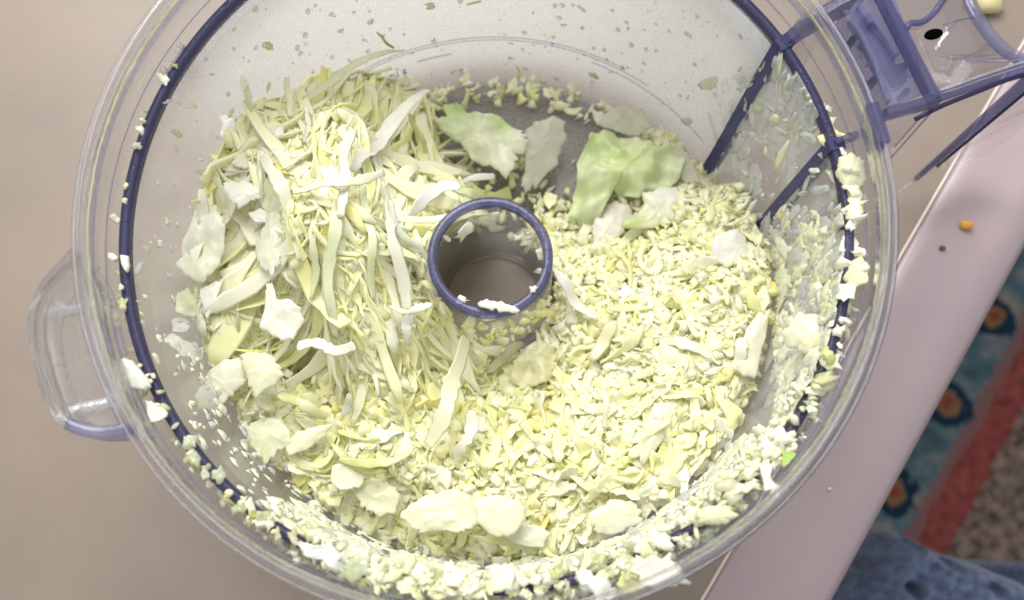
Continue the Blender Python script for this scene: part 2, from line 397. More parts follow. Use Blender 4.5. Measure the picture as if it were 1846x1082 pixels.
# ------------------------------------------------------------------ knitted garment at the lower right
m, nt, out = mat('slate_blue_knit')
n1 = noise_n(nt, 160, 4, .6)
r = ramp(nt, n1.outputs[0], [(0.3, (0.06, 0.082, 0.14)), (0.7, (0.17, 0.215, 0.33))])
p = nd(nt, 'ShaderNodeBsdfPrincipled'); p.inputs['Roughness'].default_value = 0.95; p.inputs['Specular IOR Level'].default_value = 0.1
p.inputs['Sheen Weight'].default_value = 0.3
nt.links.new(r.outputs[0], p.inputs['Base Color']); nt.links.new(p.outputs[0], out.inputs[0]); M_KNIT = m
KZ = -22.0
def knit(poly_px, name, label, z, amp):
    P = np.array([px(u, v, z)[:2] for u, v in poly_px]); P = smooth_path(P, 14, True)
    n_, R_ = len(P), 46; c_ = P.mean(0); V = []; Fc = []
    for k in range(R_):
        s_ = 1 - k / (R_ - 1) * 0.985
        for i in range(n_):
            q = c_ + (P[i] - c_) * s_
            e = 1 - s_
            zz = z + amp * (1 - (1 - min(1, e * 2.2)) ** 2)
            u_, v_ = q[0] * 1.0 + q[1] * .35, q[1] - q[0] * .35
            rib = math.sin(v_ * 3.1 + .8 * math.sin(u_ * .5))
            st = math.sin(u_ * 5.5 + (1 if rib > 0 else -1)) * math.sin(v_ * 6.0)
            hole = max(0, math.sin(u_ * 2.2) * math.sin(v_ * 1.55 + .8 * math.sin(u_ * .5) * .5) - .62) * 3.0
            zz += .28 * rib + .16 * st - hole * 1.1 + 1.4 * noise.noise(Vector((q[0] * .12, q[1] * .12, 3)))
            V.append((q[0], q[1], zz))
    for k in range(R_ - 1):
        for i in range(n_):
            j = (i + 1) % n_; Fc.append((k * n_ + i, k * n_ + j, (k + 1) * n_ + j, (k + 1) * n_ + i))
    Fc.append(tuple((R_ - 1) * n_ + i for i in range(n_)))
    b = len(V); V += [(q[0], q[1], z - 9) for q in P]
    for i in range(n_):
        j = (i + 1) % n_; Fc.append((i, b + i, b + j, j))
    return tag(make(name, V, Fc, M_KNIT), label, 'garment')
knit([(1570, 985), (1610, 958), (1670, 990), (1760, 1020), (1860, 1075), (1900, 1160), (1700, 1250), (1520, 1200), (1490, 1090)], 'knitted_garment',
     'slate blue openwork knitted garment below the table corner over the rug', KZ, 3.0)
knit([(1838, 1032), (1870, 1015), (1960, 1040), (1990, 1120), (1900, 1120), (1850, 1070)], 'knitted_garment_fold', 'second dark blue knitted fold at the far right over the rug', KZ - 6, 2.0)

# ------------------------------------------------------------------ the bowl
LZ = 9.97                                  # level of the wall's upper lip
bowl = empty('food_processor_bowl', 'clear plastic food processor bowl with hub tube, handle and side lug, holding shredded cabbage', 'bowl', (0, 0, 0))
inner = [(9.62, LZ - .06), (9.55, 8.6), (9.47, 6.5), (9.38, 4.0), (9.28, 1.9), (9.20, 1.25), (9.02, .85), (8.7, .6), (8.3, .5), (5.0, .46), (2.1, .46)]
outer = [(2.1, .24), (5, .24), (8.1, .24), (8.35, .12), (8.6, .04), (8.8, .06), (9.1, .35), (9.38, .95), (9.50, 1.9), (9.60, 4.0), (9.70, 6.5), (9.80, 8.6), (9.87, LZ - .06)]
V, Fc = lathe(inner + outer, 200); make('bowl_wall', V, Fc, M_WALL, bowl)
# raised rings moulded into the floor
for r_, w_ in ((8.55, .06), (8.15, .10), (7.9, .05)):
    V, Fc = lathe([(r_ - w_, .47), (r_ - w_ * .6, .56), (r_ + w_ * .6, .56), (r_ + w_, .50 + (r_ > 8.3) * .06)], 160)
    make('floor_ridge', V, Fc, M_GLASS, bowl)
# indigo lip on top of the wall, with a wet, uneven surface
V, Fc = lathe([(9.615, LZ - .3), (9.605, LZ + .04), (9.67, LZ + .09), (9.80, LZ + .09), (9.86, LZ + .04), (9.85, LZ - .2)], 220)
make('wall_lip', V, Fc, M_DEEP, bowl)
# ledge and collar that take the lid
V, Fc = lathe([(9.90, 9.1), (9.92, 8.98), (10.18, 8.98), (10.30, 9.2), (10.42, 11.2), (10.22, 11.2), (10.12, 9.3), (10.06, 9.12)], 200)
make('collar', V, Fc, M_CLEAR, bowl)
V, Fc = lathe([(10.13, 10.9), (10.10, 11.35), (10.16, 11.50), (10.26, 11.55), (10.40, 11.53), (10.50, 11.42), (10.52, 11.15), (10.44, 10.9)], 220)
make('rim_band', V, Fc, M_GLASS, bowl)
V, Fc = lathe([(10.43, 10.75), (10.43, 10.9), (10.49, 10.94), (10.56, 10.9), (10.56, 10.75)], 200)
make('rim_bead', V, Fc, M_GLASS, bowl)
for r_, z_ in ((10.02, 9.18), (10.17, 10.1)):
    V, Fc = lathe([(r_ - .02, z_), (r_, z_ + .035), (r_ + .02, z_), (r_, z_ - .035)], 200)
    make('collar_line', V, Fc, M_PALE, bowl)
# locking ribs between lip and collar
def ang(u, v, z): p_ = px(u, v, z); return math.atan2(p_[1], p_[0])
def arc_part(name, a0, a1, r0, r1, z0, z1, mt, n=30):
    if a1 < a0: a1 += 2 * math.pi
    V, Fc = lathe([(r0, z0), (r0, z1 - .03), (r0 + .03, z1), (r1 - .03, z1), (r1, z1 - .03), (r1, z0)], n, a0, a1)
    return make(name, V, Fc, mt, bowl)
for (p0, p1) in (((1445, 800), (1548, 585)), ((600, 1015), (520, 960)), ((262, 110), (290, 62)), ((700, 1048), (600, 1015))):
    a0, a1 = ang(*p0, 9.8), ang(*p1, 9.8)
    if (a1 - a0) % (2 * math.pi) > math.pi: a0, a1 = a1, a0
    arc_part('locking_rib', a0, a1, 9.98, 10.10, 9.15, 9.9, M_GLASS)
    for a_ in (a0, a1):
        arc_part('rib_end', a_, a_ + .012, 9.93, 10.16, 9.15, 10.0, M_GLASS, 3)

# hub tube
tube_in = [(1.66, 5.9), (1.66, 5.0), (1.70, 2.5), (1.75, .05)]
tube_out = [(2.12, .05), (2.12, .5), (2.06, 1.2), (2.02, 3.0), (1.98, 5.0), (1.95, 5.9)]
V, Fc = lathe(tube_in + tube_out, 96); hub = make('hub_tube', V, Fc, M_HUB, bowl)
V, Fc = lathe([(1.655, 5.75), (1.65, 5.95), (1.70, 6.02), (1.90, 6.02), (1.955, 5.95), (1.96, 5.75)], 120); hl = make('hub_lip', V, Fc, M_EDGE, hub)
V, Fc = lathe([(1.69, .10), (1.71, .16), (1.76, .16), (1.76, .10)], 96); make('hub_foot_ring', V, Fc, M_GLASS, hub)
# level marks and mirrored lettering on the far wall
def wall_r(z): return float(np.interp(z, [.85, 1.25, 1.9, 4, 6.5, 8.6, 9.97], [9.02, 9.2, 9.28, 9.38, 9.47, 9.55, 9.62]))
for z_, a0, a1 in ((2.62, 52, 142), (2.80, 58, 150), (2.3, 34, 66)):
    V, Fc = lathe([(wall_r(z_) - .02, z_), (wall_r(z_) - .006, z_ + .012), (wall_r(z_) + .03, z_), (wall_r(z_) - .006, z_ - .012)], 90, math.radians(a0), math.radians(a1))
    make('level_mark', V, Fc, M_PALE, bowl)
V, Fc = lathe([(wall_r(1.9) - .035, 1.9), (wall_r(1.9) - .01, 1.92), (wall_r(1.9) + .03, 1.9), (wall_r(1.9) - .01, 1.88)], 20, math.radians(99), math.radians(107))
make('level_mark', V, Fc, M_PALE, bowl)
def lettering(txt, phi, z_, size):
    cu = bpy.data.curves.new('lettering', 'FONT'); cu.body = txt; cu.size = size * S; cu.extrude = 0.0002; cu.align_x = 'CENTER'
    tmp = bpy.data.objects.new('tmp', cu); COL.objects.link(tmp)
    dg = bpy.context.evaluated_depsgraph_get(); me = bpy.data.meshes.new_from_object(tmp.evaluated_get(dg))
    bpy.data.objects.remove(tmp)
    co = np.empty(len(me.vertices) * 3); me.vertices.foreach_get('co', co); co = co.reshape(-1, 3) / S
    a = phi + co[:, 0] / 9.3                      # reads from outside, so it is mirrored from inside
    zz = z_ + co[:, 1]; rr = np.array([wall_r(q) for q in zz]) - .02 + co[:, 2]
    me.vertices.foreach_set('co', (np.stack([rr * np.cos(a), rr * np.sin(a), zz], 1) * S).ravel())
    me.materials.clear(); me.materials.append(M_EDGE); me.update()
    o = bpy.data.objects.new('lettering', me); COL.objects.link(o); o.parent = bowl
lettering('2 1/2 cups', math.radians(114.5), 1.45, .36)
lettering('L', math.radians(121), 1.5, .34)

# latch housing outside the wall, at the handle
def P2(u, v, z=11.2): return px(u, v, z)[:2]
kA, kB = px(1410, 80, LZ)[:2], px(1503, 262, LZ)[:2]
oB = P2(1690, 176); oA = oB + (kA - kB) * 1.12; kAo = kA + (oB - kB) * 1.0
oA = P2(1560, -70)
housing = Bag()
for a_, b_ in ((kA * 1.02, oA), (kB * 1.02, oB)):
    path = np.linspace(a_, b_, 8); V, Fc = fence(path, .16, 0.7, 11.0); housing.add(V, Fc)
V, Fc = fence(np.linspace(oA, oB, 8), .16, 0.7, 11.0); housing.add(V, Fc)
hs = housing.build('latch_housing', M_CLEAR, bowl, smooth=False)
hb = lambda name, V, Fc, mt: make(name, V, Fc, mt, hs, smooth=False)
hb('housing_edge', *fence(np.linspace(P2(1600, 200, 11.2), oB + (oB - kB) / np.linalg.norm(oB - kB) * .1, 6), .24, 10.75, 11.22), M_EDGE)
hb('housing_edge', *fence(np.linspace(oB, P2(1575, -50), 6), .24, 10.80, 11.25), M_EDGE)
hb('housing_edge', *fence([kA, P2(1450, 42, 10.4), P2(1505, 8, 10.5), P2(1560, -20, 10.6)], .34, 9.7, [10.1, 10.4, 10.5, 10.6]), M_EDGE)
hb('housing_edge', *fence([kB * 1.0, P2(1530, 246, 10.1), P2(1548, 240, 10.2)], .16, 9.8, 10.2), M_EDGE)
# corner posts where the housing meets the wall: seen as slanting violet bars
for kk, w_, zb in ((kA, .40, 1.2), (kB, .34, 1.3)):
    u = kk / np.linalg.norm(kk); t_ = np.array([-u[1], u[0]])
    V = []
    for z_ in np.linspace(zb, LZ + .12, 10):
        r_ = wall_r(z_) + .03
        for (da, db) in ((-.09, -.5), (-.09, .5), (.34, .5), (.34, -.5)):
            q = u * (r_ + da) + t_ * db * w_; V.append((q[0], q[1], z_))
    Fc = [(i * 4 + q, i * 4 + (q + 1) % 4, i * 4 + 4 + (q + 1) % 4, i * 4 + 4 + q) for i in range(9) for q in range(4)] + [(3, 2, 1, 0), (36, 37, 38, 39)]
    hb('corner_post', V, Fc, M_POST)
# roof plate and latch mechanism between rim and outer bar
V, Fc = prism([P2(1530, 20, 10.6), P2(1592, -60, 10.6), P2(1676, 166, 10.6), P2(1602, 192, 10.6)], 10.5, 10.62, .02); hb('roof_plate', V, Fc, M_PALE)
def bar(pts, w_, z0, z1, mt, name='latch_bar'): hb(name, *fence([P2(u, v, z1) for u, v in pts], w_, z0, z1), mt)
bar([(1565, 60), (1582, 75), (1600, 105), (1606, 120)], .42, 9.2, 9.9, M_EDGE)
bar([(1560, 52), (1580, 46)], .14, 9.4, 10.0, M_EDGE)
bar([(1600, 126), (1634, 116)], .2, 9.2, 9.9, M_EDGE)
bar([(1620, 122), (1628, 145)], .3, 9.2, 9.8, M_EDGE)
bar([(1536, 68), (1546, 64)], .13, 9.3, 9.9, M_DEEP)
bar([(1572, 143), (1584, 139)], .16, 9.3, 9.9, M_DEEP)
bar([(1632, 163), (1640, 161)], .14, 9.3, 9.9, M_EDGE)
for pts in ([(1568, 20), (1600, 62), (1620, 95)], [(1524, 18), (1556, 62), (1580, 110), (1604, 180)], [(1552, 8), (1572, 40)]):
    bar(pts, .16, 9.9, 10.9, M_PALE, 'guide_rail')
for (u, v, a_) in ((1535, 38, 20), (1548, 90, 22), (1562, 105, 26), (1584, 92, 18), (1597, 118, 22), (1603, 150, 28), (1640, 128, 18)):
    V, Fc = prism([P2(u - a_ / 2, v - a_ * .55, 9.7), P2(u + a_ * .4, v - a_ * .75, 9.7), P2(u + a_ * .75, v + a_ * .35, 9.7), P2(u - a_ * .1, v + a_ * .55, 9.7)], 9.5, 9.8, .05)
    hb('latch_tooth', V, Fc, M_GLASS)
# rim stretch in violet next to the housing
a0, a1 = ang(1612, 262, 11.2), ang(1590, 190, 11.2)
V, Fc = lathe([(10.20, 10.9), (10.18, 11.45), (10.5, 11.45), (10.52, 10.9)], 12, a0, a1); V = [(x * 1.001, y * 1.001, z + .12) for x, y, z in V]; hb('housing_edge', V, Fc, M_EDGE)

# handle: dished neck plate with raised rails, then the upright fin
handle_pts = [(1606, 0), (1650, 88), (1692, 166), (1735, 152), (1790, 133), (1850, 114), (1900, 100), (1900, 92), (1846, 106), (1812, 92), (1785, 66), (1763, 34), (1745, 0), (1730, -50), (1580, -50)]
P = np.array([P2(u, v, 10.9) for u, v in handle_pts]); c_ = np.array(P2(1705, 70, 10.9)); n_ = len(P)
V, Fc = [], []; K = 12
for top in (1, 0):
    for k in range(K + 1):
        s_ = 1 - k / K
        for i in range(n_):
            q = c_ + (P[i] - c_) * max(s_, .002)
            V.append((q[0], q[1], 10.95 - .75 * (1 - s_ ** 2.4) - (0 if top else .2)))
for b_, fl in ((0, 0), ((K + 1) * n_, 1)):
    for k in range(K):
        for i in range(n_):
            j = (i + 1) % n_; f = (b_ + k * n_ + i, b_ + k * n_ + j, b_ + (k + 1) * n_ + j, b_ + (k + 1) * n_ + i); Fc.append(f[::-1] if fl else f)
for i in range(n_):
    j = (i + 1) % n_; Fc.append((i, (K + 1) * n_ + i, (K + 1) * n_ + j, j))
handle = make('handle', V, Fc, clear_plastic('glossy_handle_plastic', (0.86, 0.85, 0.89), film=0.05, gloss_rough=0.03, f0=0.11), bowl)
hh = lambda name, VF, mt: make(name, VF[0], VF[1], mt, handle)
def P3(pts, z): return smooth_path([px(u, v, z) for u, v in pts], 6)
hh('handle_rail', rod(P3([(1690, 176), (1735, 160), (1790, 141), (1850, 122), (1900, 108)], 10.9), .15), M_EDGE)
hh('handle_rail', rod(P3([(1694, 166), (1735, 152), (1790, 133), (1850, 114), (1900, 100)], 11.05), .10), M_GLASS)
hh('handle_rail', rod(P3([(1650, 215), (1700, 190), (1760, 166), (1810, 146), (1850, 134)], 10.2), .07), M_DEEP)
hh('handle_rail', rod(P3([(1738, -40), (1747, 0), (1765, 36), (1790, 70), (1815, 94), (1850, 112)], 10.9), .17), M_PALE)
hh('handle_rail', rod(P3([(1634, 52), (1642, 42), (1662, 40), (1684, 22), (1706, -8)], 10.7), .09), M_EDGE)
hh('handle_rail', rod(P3([(1700, 45), (1730, 36), (1765, 31)], 10.55), .03), M_PALE)
V, Fc = lathe([(0.02, .0), (.26, 0.0), (.27, .05), (.02, .06)], 32); V = np.array(V); V[:, 1] *= .56
ca = math.cos(.25); sa = math.sin(.25); V = np.stack([V[:, 0] * ca - V[:, 1] * sa, V[:, 0] * sa + V[:, 1] * ca, V[:, 2]], 1) + px(1682, 63, 10.6)
hh('hole', (V, Fc), M_BLACK)
f0_ = px(1862, 136, 10.3); f1_ = px(1652, 322, 1.2)
fin_dir = np.array([0.95, 0.3, 0])
V = [f0_, f0_ + fin_dir * 3, f1_ + fin_dir * 3, f1_]; V = V + [q + np.array([-.06, .16, 0]) for q in V]
hh('upright_fin', (V, [(0, 1, 2, 3), (7, 6, 5, 4), (0, 4, 5, 1), (1, 5, 6, 2), (2, 6, 7, 3), (3, 7, 4, 0)]), M_CLEAR)
hh('fin_edge', rod(np.linspace(f0_, f1_, 12), np.linspace(.17, .10, 12)), M_EDGE)
hh('fin_edge', rod(np.linspace(px(1866, 152, 10.0), px(1690, 300, 2.5), 8), .05), M_DEEP)
hh('corner_edge', rod(np.linspace(px(1682, 186, 10.7), px(1613, 264, 6.0), 6), .035), M_PALE)
hh('corner_edge', rod(np.linspace(px(1690, 190, 10.7), px(1606, 285, 5.0), 6), .03), M_PALE)
hh('foot_edge', rod([px(1655, 320, 1.2), px(1622, 345, .9), px(1600, 362, .8)], .05), M_GLASS)

# side lug on the left
lug_out = [(130, 452), (104, 482), (74, 516), (56, 560), (54, 610), (66, 665), (84, 720), (104, 752), (135, 772), (180, 778), (240, 772)]
lug_c = [(150, 480), (168, 505), (180, 540), (188, 590), (203, 650), (222, 710), (238, 750)]
LP = smooth_path([px(u + 7, v, 11.3) for u, v in lug_out], 5)
lug = make('side_lug', *fence(LP, .24, 10.0, 11.42), M_GLASS, bowl)
make('lug_inner_wall', *fence(smooth_path([px(u, v, 11.0) for u, v in lug_c], 5), .14, 10.0, 11.1), M_GLASS, lug)
poly = [px(u + 9, v, 10.0)[:2] for u, v in lug_out[1:-1]] + [px(u, v, 10.0)[:2] for u, v in lug_c[::-1]]
make('lug_floor', *prism(poly, 9.85, 10.0), clear_plastic('clear_lug_floor', (.97, .97, .98), film=.22, gloss_rough=.08, f0=.07, bump=.3), lug, smooth=False)
M_SHINE = clear_plastic('bright_moulded_ridge', (0.9, 0.9, 0.95), gloss_rough=0.16, f0=0.75, film=1.6, bump=.5)  # whitened rods stand in for window reflections along the lug's curved corners
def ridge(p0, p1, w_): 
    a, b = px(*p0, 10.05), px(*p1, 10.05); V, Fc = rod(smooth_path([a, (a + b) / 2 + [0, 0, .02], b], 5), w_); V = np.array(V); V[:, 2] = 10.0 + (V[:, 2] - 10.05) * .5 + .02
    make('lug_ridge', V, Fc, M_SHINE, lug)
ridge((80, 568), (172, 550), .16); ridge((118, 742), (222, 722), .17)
make('lug_seam', *rod([px(78, 661, 10.03), px(140, 652, 10.03), px(212, 641, 10.03)], .018), M_GLASS, lug)
make('lug_corner', *fence(smooth_path([px(u, v, 11.2) for u, v in ((128, 765), (155, 776), (190, 781), (230, 775))], 5), .30, 10.6, 11.48), M_PALE, lug)

import re
# ------------------------------------------------------------------ heap surface
FZ = 0.5
CTRL = [(600,250,5.6),(520,240,4.9),(430,250,5.0),(375,265,5.0),(345,330,5.2),(500,300,5.4),(420,330,5.0),(600,400,6.1),(450,430,3.2),(415,440,3.0),(430,400,3.4),(560,500,5.2),(650,450,5.6),(720,330,4.0),
 (338,410,5.1),(340,520,4.2),(440,560,4.2),(520,540,4.4),(565,600,1.6),(545,620,1.6),(625,560,5.0),(700,560,4.3),(745,450,4.8),(740,540,4.0),(700,680,3.4),(560,655,1.2),
 (400,700,3.6),(480,690,3.9),(500,780,3.2),(600,720,2.7),(600,850,2.8),(700,800,3.0),(640,950,1.8),(720,940,2.2),(850,920,3.0),(800,760,2.6),(800,660,2.4),
 (850,690,1.7),(890,640,0.25),(950,620,0.6),(960,680,2.0),(1000,850,3.0),(960,760,2.4),(1000,960,2.8),(860,975,1.8),(760,975,1.2),(1100,800,3.0),(1100,700,2.5),(1040,620,2.0),
 (1050,500,1.6),(1010,455,.7),(1110,470,1.5),(1200,500,2.6),(1200,600,3.1),(1300,600,3.4),(1250,700,3.3),(1300,800,3.2),(1200,860,3.1),(1120,950,2.4),
 (1370,500,3.6),(1380,650,3.2),(1300,430,3.0),(1220,400,2.2),(1150,400,1.0),(820,300,.0),(890,330,.0),(950,350,0.05),(1010,330,.1),(1000,250,.1),(760,290,.6),
 (1100,300,.4),(1200,300,.6),(850,200,.1),(720,210,1.5),(745,160,.3),(640,165,2.4),(665,130,.6),(560,170,3.4),(850,150,.15),(1000,165,.3),(1100,200,.2),(780,340,2.0),(770,380,3.2)]
CP = np.array([[*px(u, v, FZ + h)[:2], h] for u, v, h in CTRL])
def hraw(x, y):
    x = np.asarray(x, float); y = np.asarray(y, float)
    d2 = (x[..., None] - CP[:, 0]) ** 2 + (y[..., None] - CP[:, 1]) ** 2
    w_ = np.exp(-d2 / (2 * .62 ** 2)) + 1e-5 / (d2 + .5) ** 2
    return (w_ * CP[:, 2]).sum(-1) / w_.sum(-1)
GN = 121; gx = np.linspace(-9.6, 9.6, GN); GXX, GYY = np.meshgrid(gx, gx, indexing='ij'); HG = hraw(GXX, GYY)
def H(x, y):
    i = np.clip((x + 9.6) / 19.2 * (GN - 1), 0, GN - 1.001); j = np.clip((y + 9.6) / 19.2 * (GN - 1), 0, GN - 1.001)
    a, b = int(i), int(j); f, g = i - a, j - b
    return (HG[a, b] * (1 - f) * (1 - g) + HG[a + 1, b] * f * (1 - g) + HG[a, b + 1] * (1 - f) * g + HG[a + 1, b + 1] * f * g)
def to_px(p_):
    q = (np.asarray(p_) - CAMP) @ RM
    return 923 + F * q[0] / -q[2], 541 - F * q[1] / -q[2]
def inside(x, y, z, m_=.12):
    r = math.hypot(x, y); return r < wall_r(z) - m_ and (r > 2.25 or z > 6.3)
def clampin(p_, m_=.08):
    r = math.hypot(p_[0], p_[1]); R_ = wall_r(max(p_[2], .9)) - m_
    if p_[2] < 1.3: R_ = min(R_, 8.75 + (p_[2] - .5) * .4)
    if r > R_: p_ = np.array([p_[0] * R_ / r, p_[1] * R_ / r, p_[2]])
    elif r < 2.2 and p_[2] < 6.1: p_ = np.array([p_[0] * 2.2 / max(r, .01), p_[1] * 2.2 / max(r, .01), p_[2]])
    return np.array([p_[0], p_[1], max(p_[2], .56)])

WHITE, CREAM, YEL, PGREEN, GREEN, DEEPY = (.95, .945, .80), (.95, .935, .58), (.95, .915, .38), (.85, .915, .42), (.48, .64, .12), (.95, .87, .24)
def pick(wts):
    k = rng.choice(6, p=np.array(wts) / sum(wts)); c1 = np.array((WHITE, CREAM, YEL, PGREEN, GREEN, DEEPY)[k])
    c2 = np.array((.95, .938, .56)); t_ = rng.uniform(.1, .6); return np.clip(c1 * (1 - t_) + c2 * t_, 0, .95) * rng.uniform(.96, 1.02)

def ribbon(path, wd, th, roll=None, col=CREAM, col2=None, ragged=.21, taper=.5):
    """a cut strip: lens-shaped section swept along a curved path with ragged width and cut ends"""
    P = np.asarray(path, float); n = len(P)
    T = np.gradient(P, axis=0); T /= np.linalg.norm(T, axis=1)[:, None] + 1e-9
    if roll is None: roll = np.linspace(rng.uniform(-.6, .6), rng.uniform(-.6, .6), n)
    roll = np.broadcast_to(roll, (n,))
    ts = np.linspace(0, 1, n)
    prof_ = np.clip(1 - taper * np.abs(2 * ts - 1) ** 2.5, .12, 1) * (1 + rng.normal(0, ragged, n))
    prof_[0] *= rng.uniform(.3, 1); prof_[-1] *= rng.uniform(.3, 1)
    V = np.empty((n, 6, 3)); prev = None
    for i in range(n):
        s = np.cross(T[i], (0, 0, 1.0)); l = np.linalg.norm(s)
        s = s / l if l > .15 else (prev if prev is not None else np.array([1., 0, 0]))
        if prev is not None and np.dot(s, prev) < 0: s = -s
        prev = s; u_ = np.cross(s, T[i])
        c_, q_ = math.cos(roll[i]), math.sin(roll[i]); a = s * c_ + u_ * q_; b = -s * q_ + u_ * c_
        hw, ht = wd * .5 * prof_[i], th * .5
        L_, R_ = hw * (1 + rng.normal(0, ragged * .7)), hw * (1 + rng.normal(0, ragged * .7))
        cup = .18 * hw
        V[i] = [P[i] - a * L_ + b * cup, P[i] - a * L_ * .7 + b * ht, P[i] + a * R_ * .7 + b * ht, P[i] + a * R_ + b * cup, P[i] + a * R_ * .7 - b * ht, P[i] - a * L_ * .7 - b * ht]
    Fc = []
    for i in range(n - 1):
        for q in range(6):
            q2 = (q + 1) % 6; Fc.append((i * 6 + q, i * 6 + q2, (i + 1) * 6 + q2, (i + 1) * 6 + q))
    Fc.append((5, 4, 3, 2, 1, 0)); Fc.append(tuple((n - 1) * 6 + q for q in range(6)))
    col = np.array(col); c2 = np.array(col2) if col2 is not None else np.clip(col * rng.uniform(.9, 1.06), 0, .95)
    Tn = np.repeat(col[None] * (1 - ts[:, None]) + c2[None] * ts[:, None], 6, axis=0)
    return V.reshape(-1, 3), Fc, Tn
def drape(x, y, th0, L, off, n=8, curl=.75, lift=(0, 0)):
    """spine of a strip lying on the heap"""
    ds = L / (n - 1); k = rng.normal(0, curl) / max(L, .5); P = []; hd = th0
    xs, ys = x - math.cos(th0) * L / 2, y - math.sin(th0) * L / 2
    zs = []
    for i in range(n):
        P.append([xs, ys]); hd += k * ds + rng.normal(0, .06); xs += math.cos(hd) * ds; ys += math.sin(hd) * ds
    for i, (a, b) in enumerate(P):
        zs.append(FZ + H(a, b))
    zs = np.array(zs); ln = np.linspace(zs[0], zs[-1], n)
    zs = np.maximum(zs, zs.max() * .25 + zs * .75) * .6 + ln * .4
    t_ = np.linspace(0, 1, n)
    zs = zs + off + lift[0] * (1 - t_) ** 3 + lift[1] * t_ ** 3 + .12 * np.sin(t_ * rng.uniform(2, 8) + rng.uniform(0, 6))
    return np.array([clampin(np.array([P[i][0], P[i][1], zs[i]])) for i in range(n)])
def flake(c, a, b, nrm, rot_, th, col, col2=None, rag=.22, wav=.16, n=14, K=3):
    """a torn scrap of leaf: ragged outline, wavy, with thickness"""
    nrm = np.asarray(nrm, float); nrm /= np.linalg.norm(nrm)
    e1 = np.cross(nrm, (0, 0, 1.)) if abs(nrm[2]) < .95 else np.cross(nrm, (0, 1., 0)); e1 /= np.linalg.norm(e1); e2 = np.cross(nrm, e1)
    cr_, sr_ = math.cos(rot_), math.sin(rot_); e1, e2 = e1 * cr_ + e2 * sr_, e2 * cr_ - e1 * sr_
    ang_ = np.arange(n) / n * 2 * math.pi
    rad = np.clip(1 + rag * rng.normal(0, 1, n) + .12 * np.cos(2 * ang_ + rng.uniform(0, 6)) + .1 * np.cos(3 * ang_ + rng.uniform(0, 6)), .35, 1.7)
    ph = rng.uniform(0, 6, 4); bend = rng.normal(0, .35)
    def off(x, y): return wav * a * (math.sin(2.2 * x / a + ph[0]) * math.cos(1.8 * y / a + ph[1]) + .5 * math.sin(5 * x / a + ph[2])) + bend * x * x / a * .6
    top = [(0, 0)] + [(a * rad[i] * (k / K) * math.cos(ang_[i]), b * rad[i] * (k / K) * math.sin(ang_[i])) for k in range(1, K + 1) for i in range(n)]
    V = []
    for sgn in (1, -1):
        for q, (x, y) in enumerate(top):
            edge = 0.25 if q > (K - 1) * n else 1
            V.append(c + e1 * x + e2 * y + nrm * (off(x, y) + sgn * th / 2 * edge))
    Fc = []; M_ = len(top)
    for b0, fl in ((0, 0), (M_, 1)):
        for i in range(n):
            j = (i + 1) % n; f = (b0, b0 + 1 + i, b0 + 1 + j); Fc.append(f[::-1] if fl else f)
            for k in range(K - 1):
                f = (b0 + 1 + k * n + i, b0 + 1 + (k + 1) * n + i, b0 + 1 + (k + 1) * n + j, b0 + 1 + k * n + j); Fc.append(f[::-1] if fl else f)
    o_ = 1 + (K - 1) * n
    for i in range(n):
        j = (i + 1) % n; Fc.append((o_ + i, M_ + o_ + i, M_ + o_ + j, o_ + j))
    col = np.array(col); c2 = np.array(col2) if col2 is not None else np.clip(col * rng.uniform(.9, 1.06, 3), 0, .95)
    tt = np.array([(x / a * .5 + .5) for x, y in top] * 2).clip(0, 1)[:, None]
    return np.array(V), Fc, col * (1 - tt) + c2 * tt
CUBE = np.array([(x, y, z) for x in (-1, 1) for y in (-1, 1) for z in (-1, 1)] + [(1.25, 0, 0), (-1.25, 0, 0), (0, 1.25, 0), (0, -1.25, 0), (0, 0, 1.25), (0, 0, -1.25)]) * .5
CUBEF = []
for ax, ctr in ((0, (9, 8)), (1, (11, 10)), (2, (13, 12))):
    for s_, cc in ((-1, ctr[0]), (1, ctr[1])):
        q = [i for i in range(8) if CUBE[i][ax] * s_ > 0]
        o1, o2 = [k for k in range(3) if k != ax]
        q.sort(key=lambda i: math.atan2(CUBE[i][o2], CUBE[i][o1]))
        for k in range(4):
            f = (q[k], q[(k + 1) % 4], cc); a_, b_, c_ = CUBE[f[0]], CUBE[f[1]], CUBE[f[2]]
            if np.dot(np.cross(b_ - a_, c_ - a_), c_) < 0: f = f[::-1]
            CUBEF.append(f)
def crumb(c, s, col):
    A = np.diag(s * np.array([rng.uniform(.7, 1.9), rng.uniform(.5, 1.0), rng.uniform(.3, .75)])); Q, _ = np.linalg.qr(rng.normal(0, 1, (3, 3)))
    V = (CUBE + rng.normal(0, .2, (14, 3))) @ A @ Q.T + c
    return V, CUBEF, np.broadcast_to(col, (14, 3))
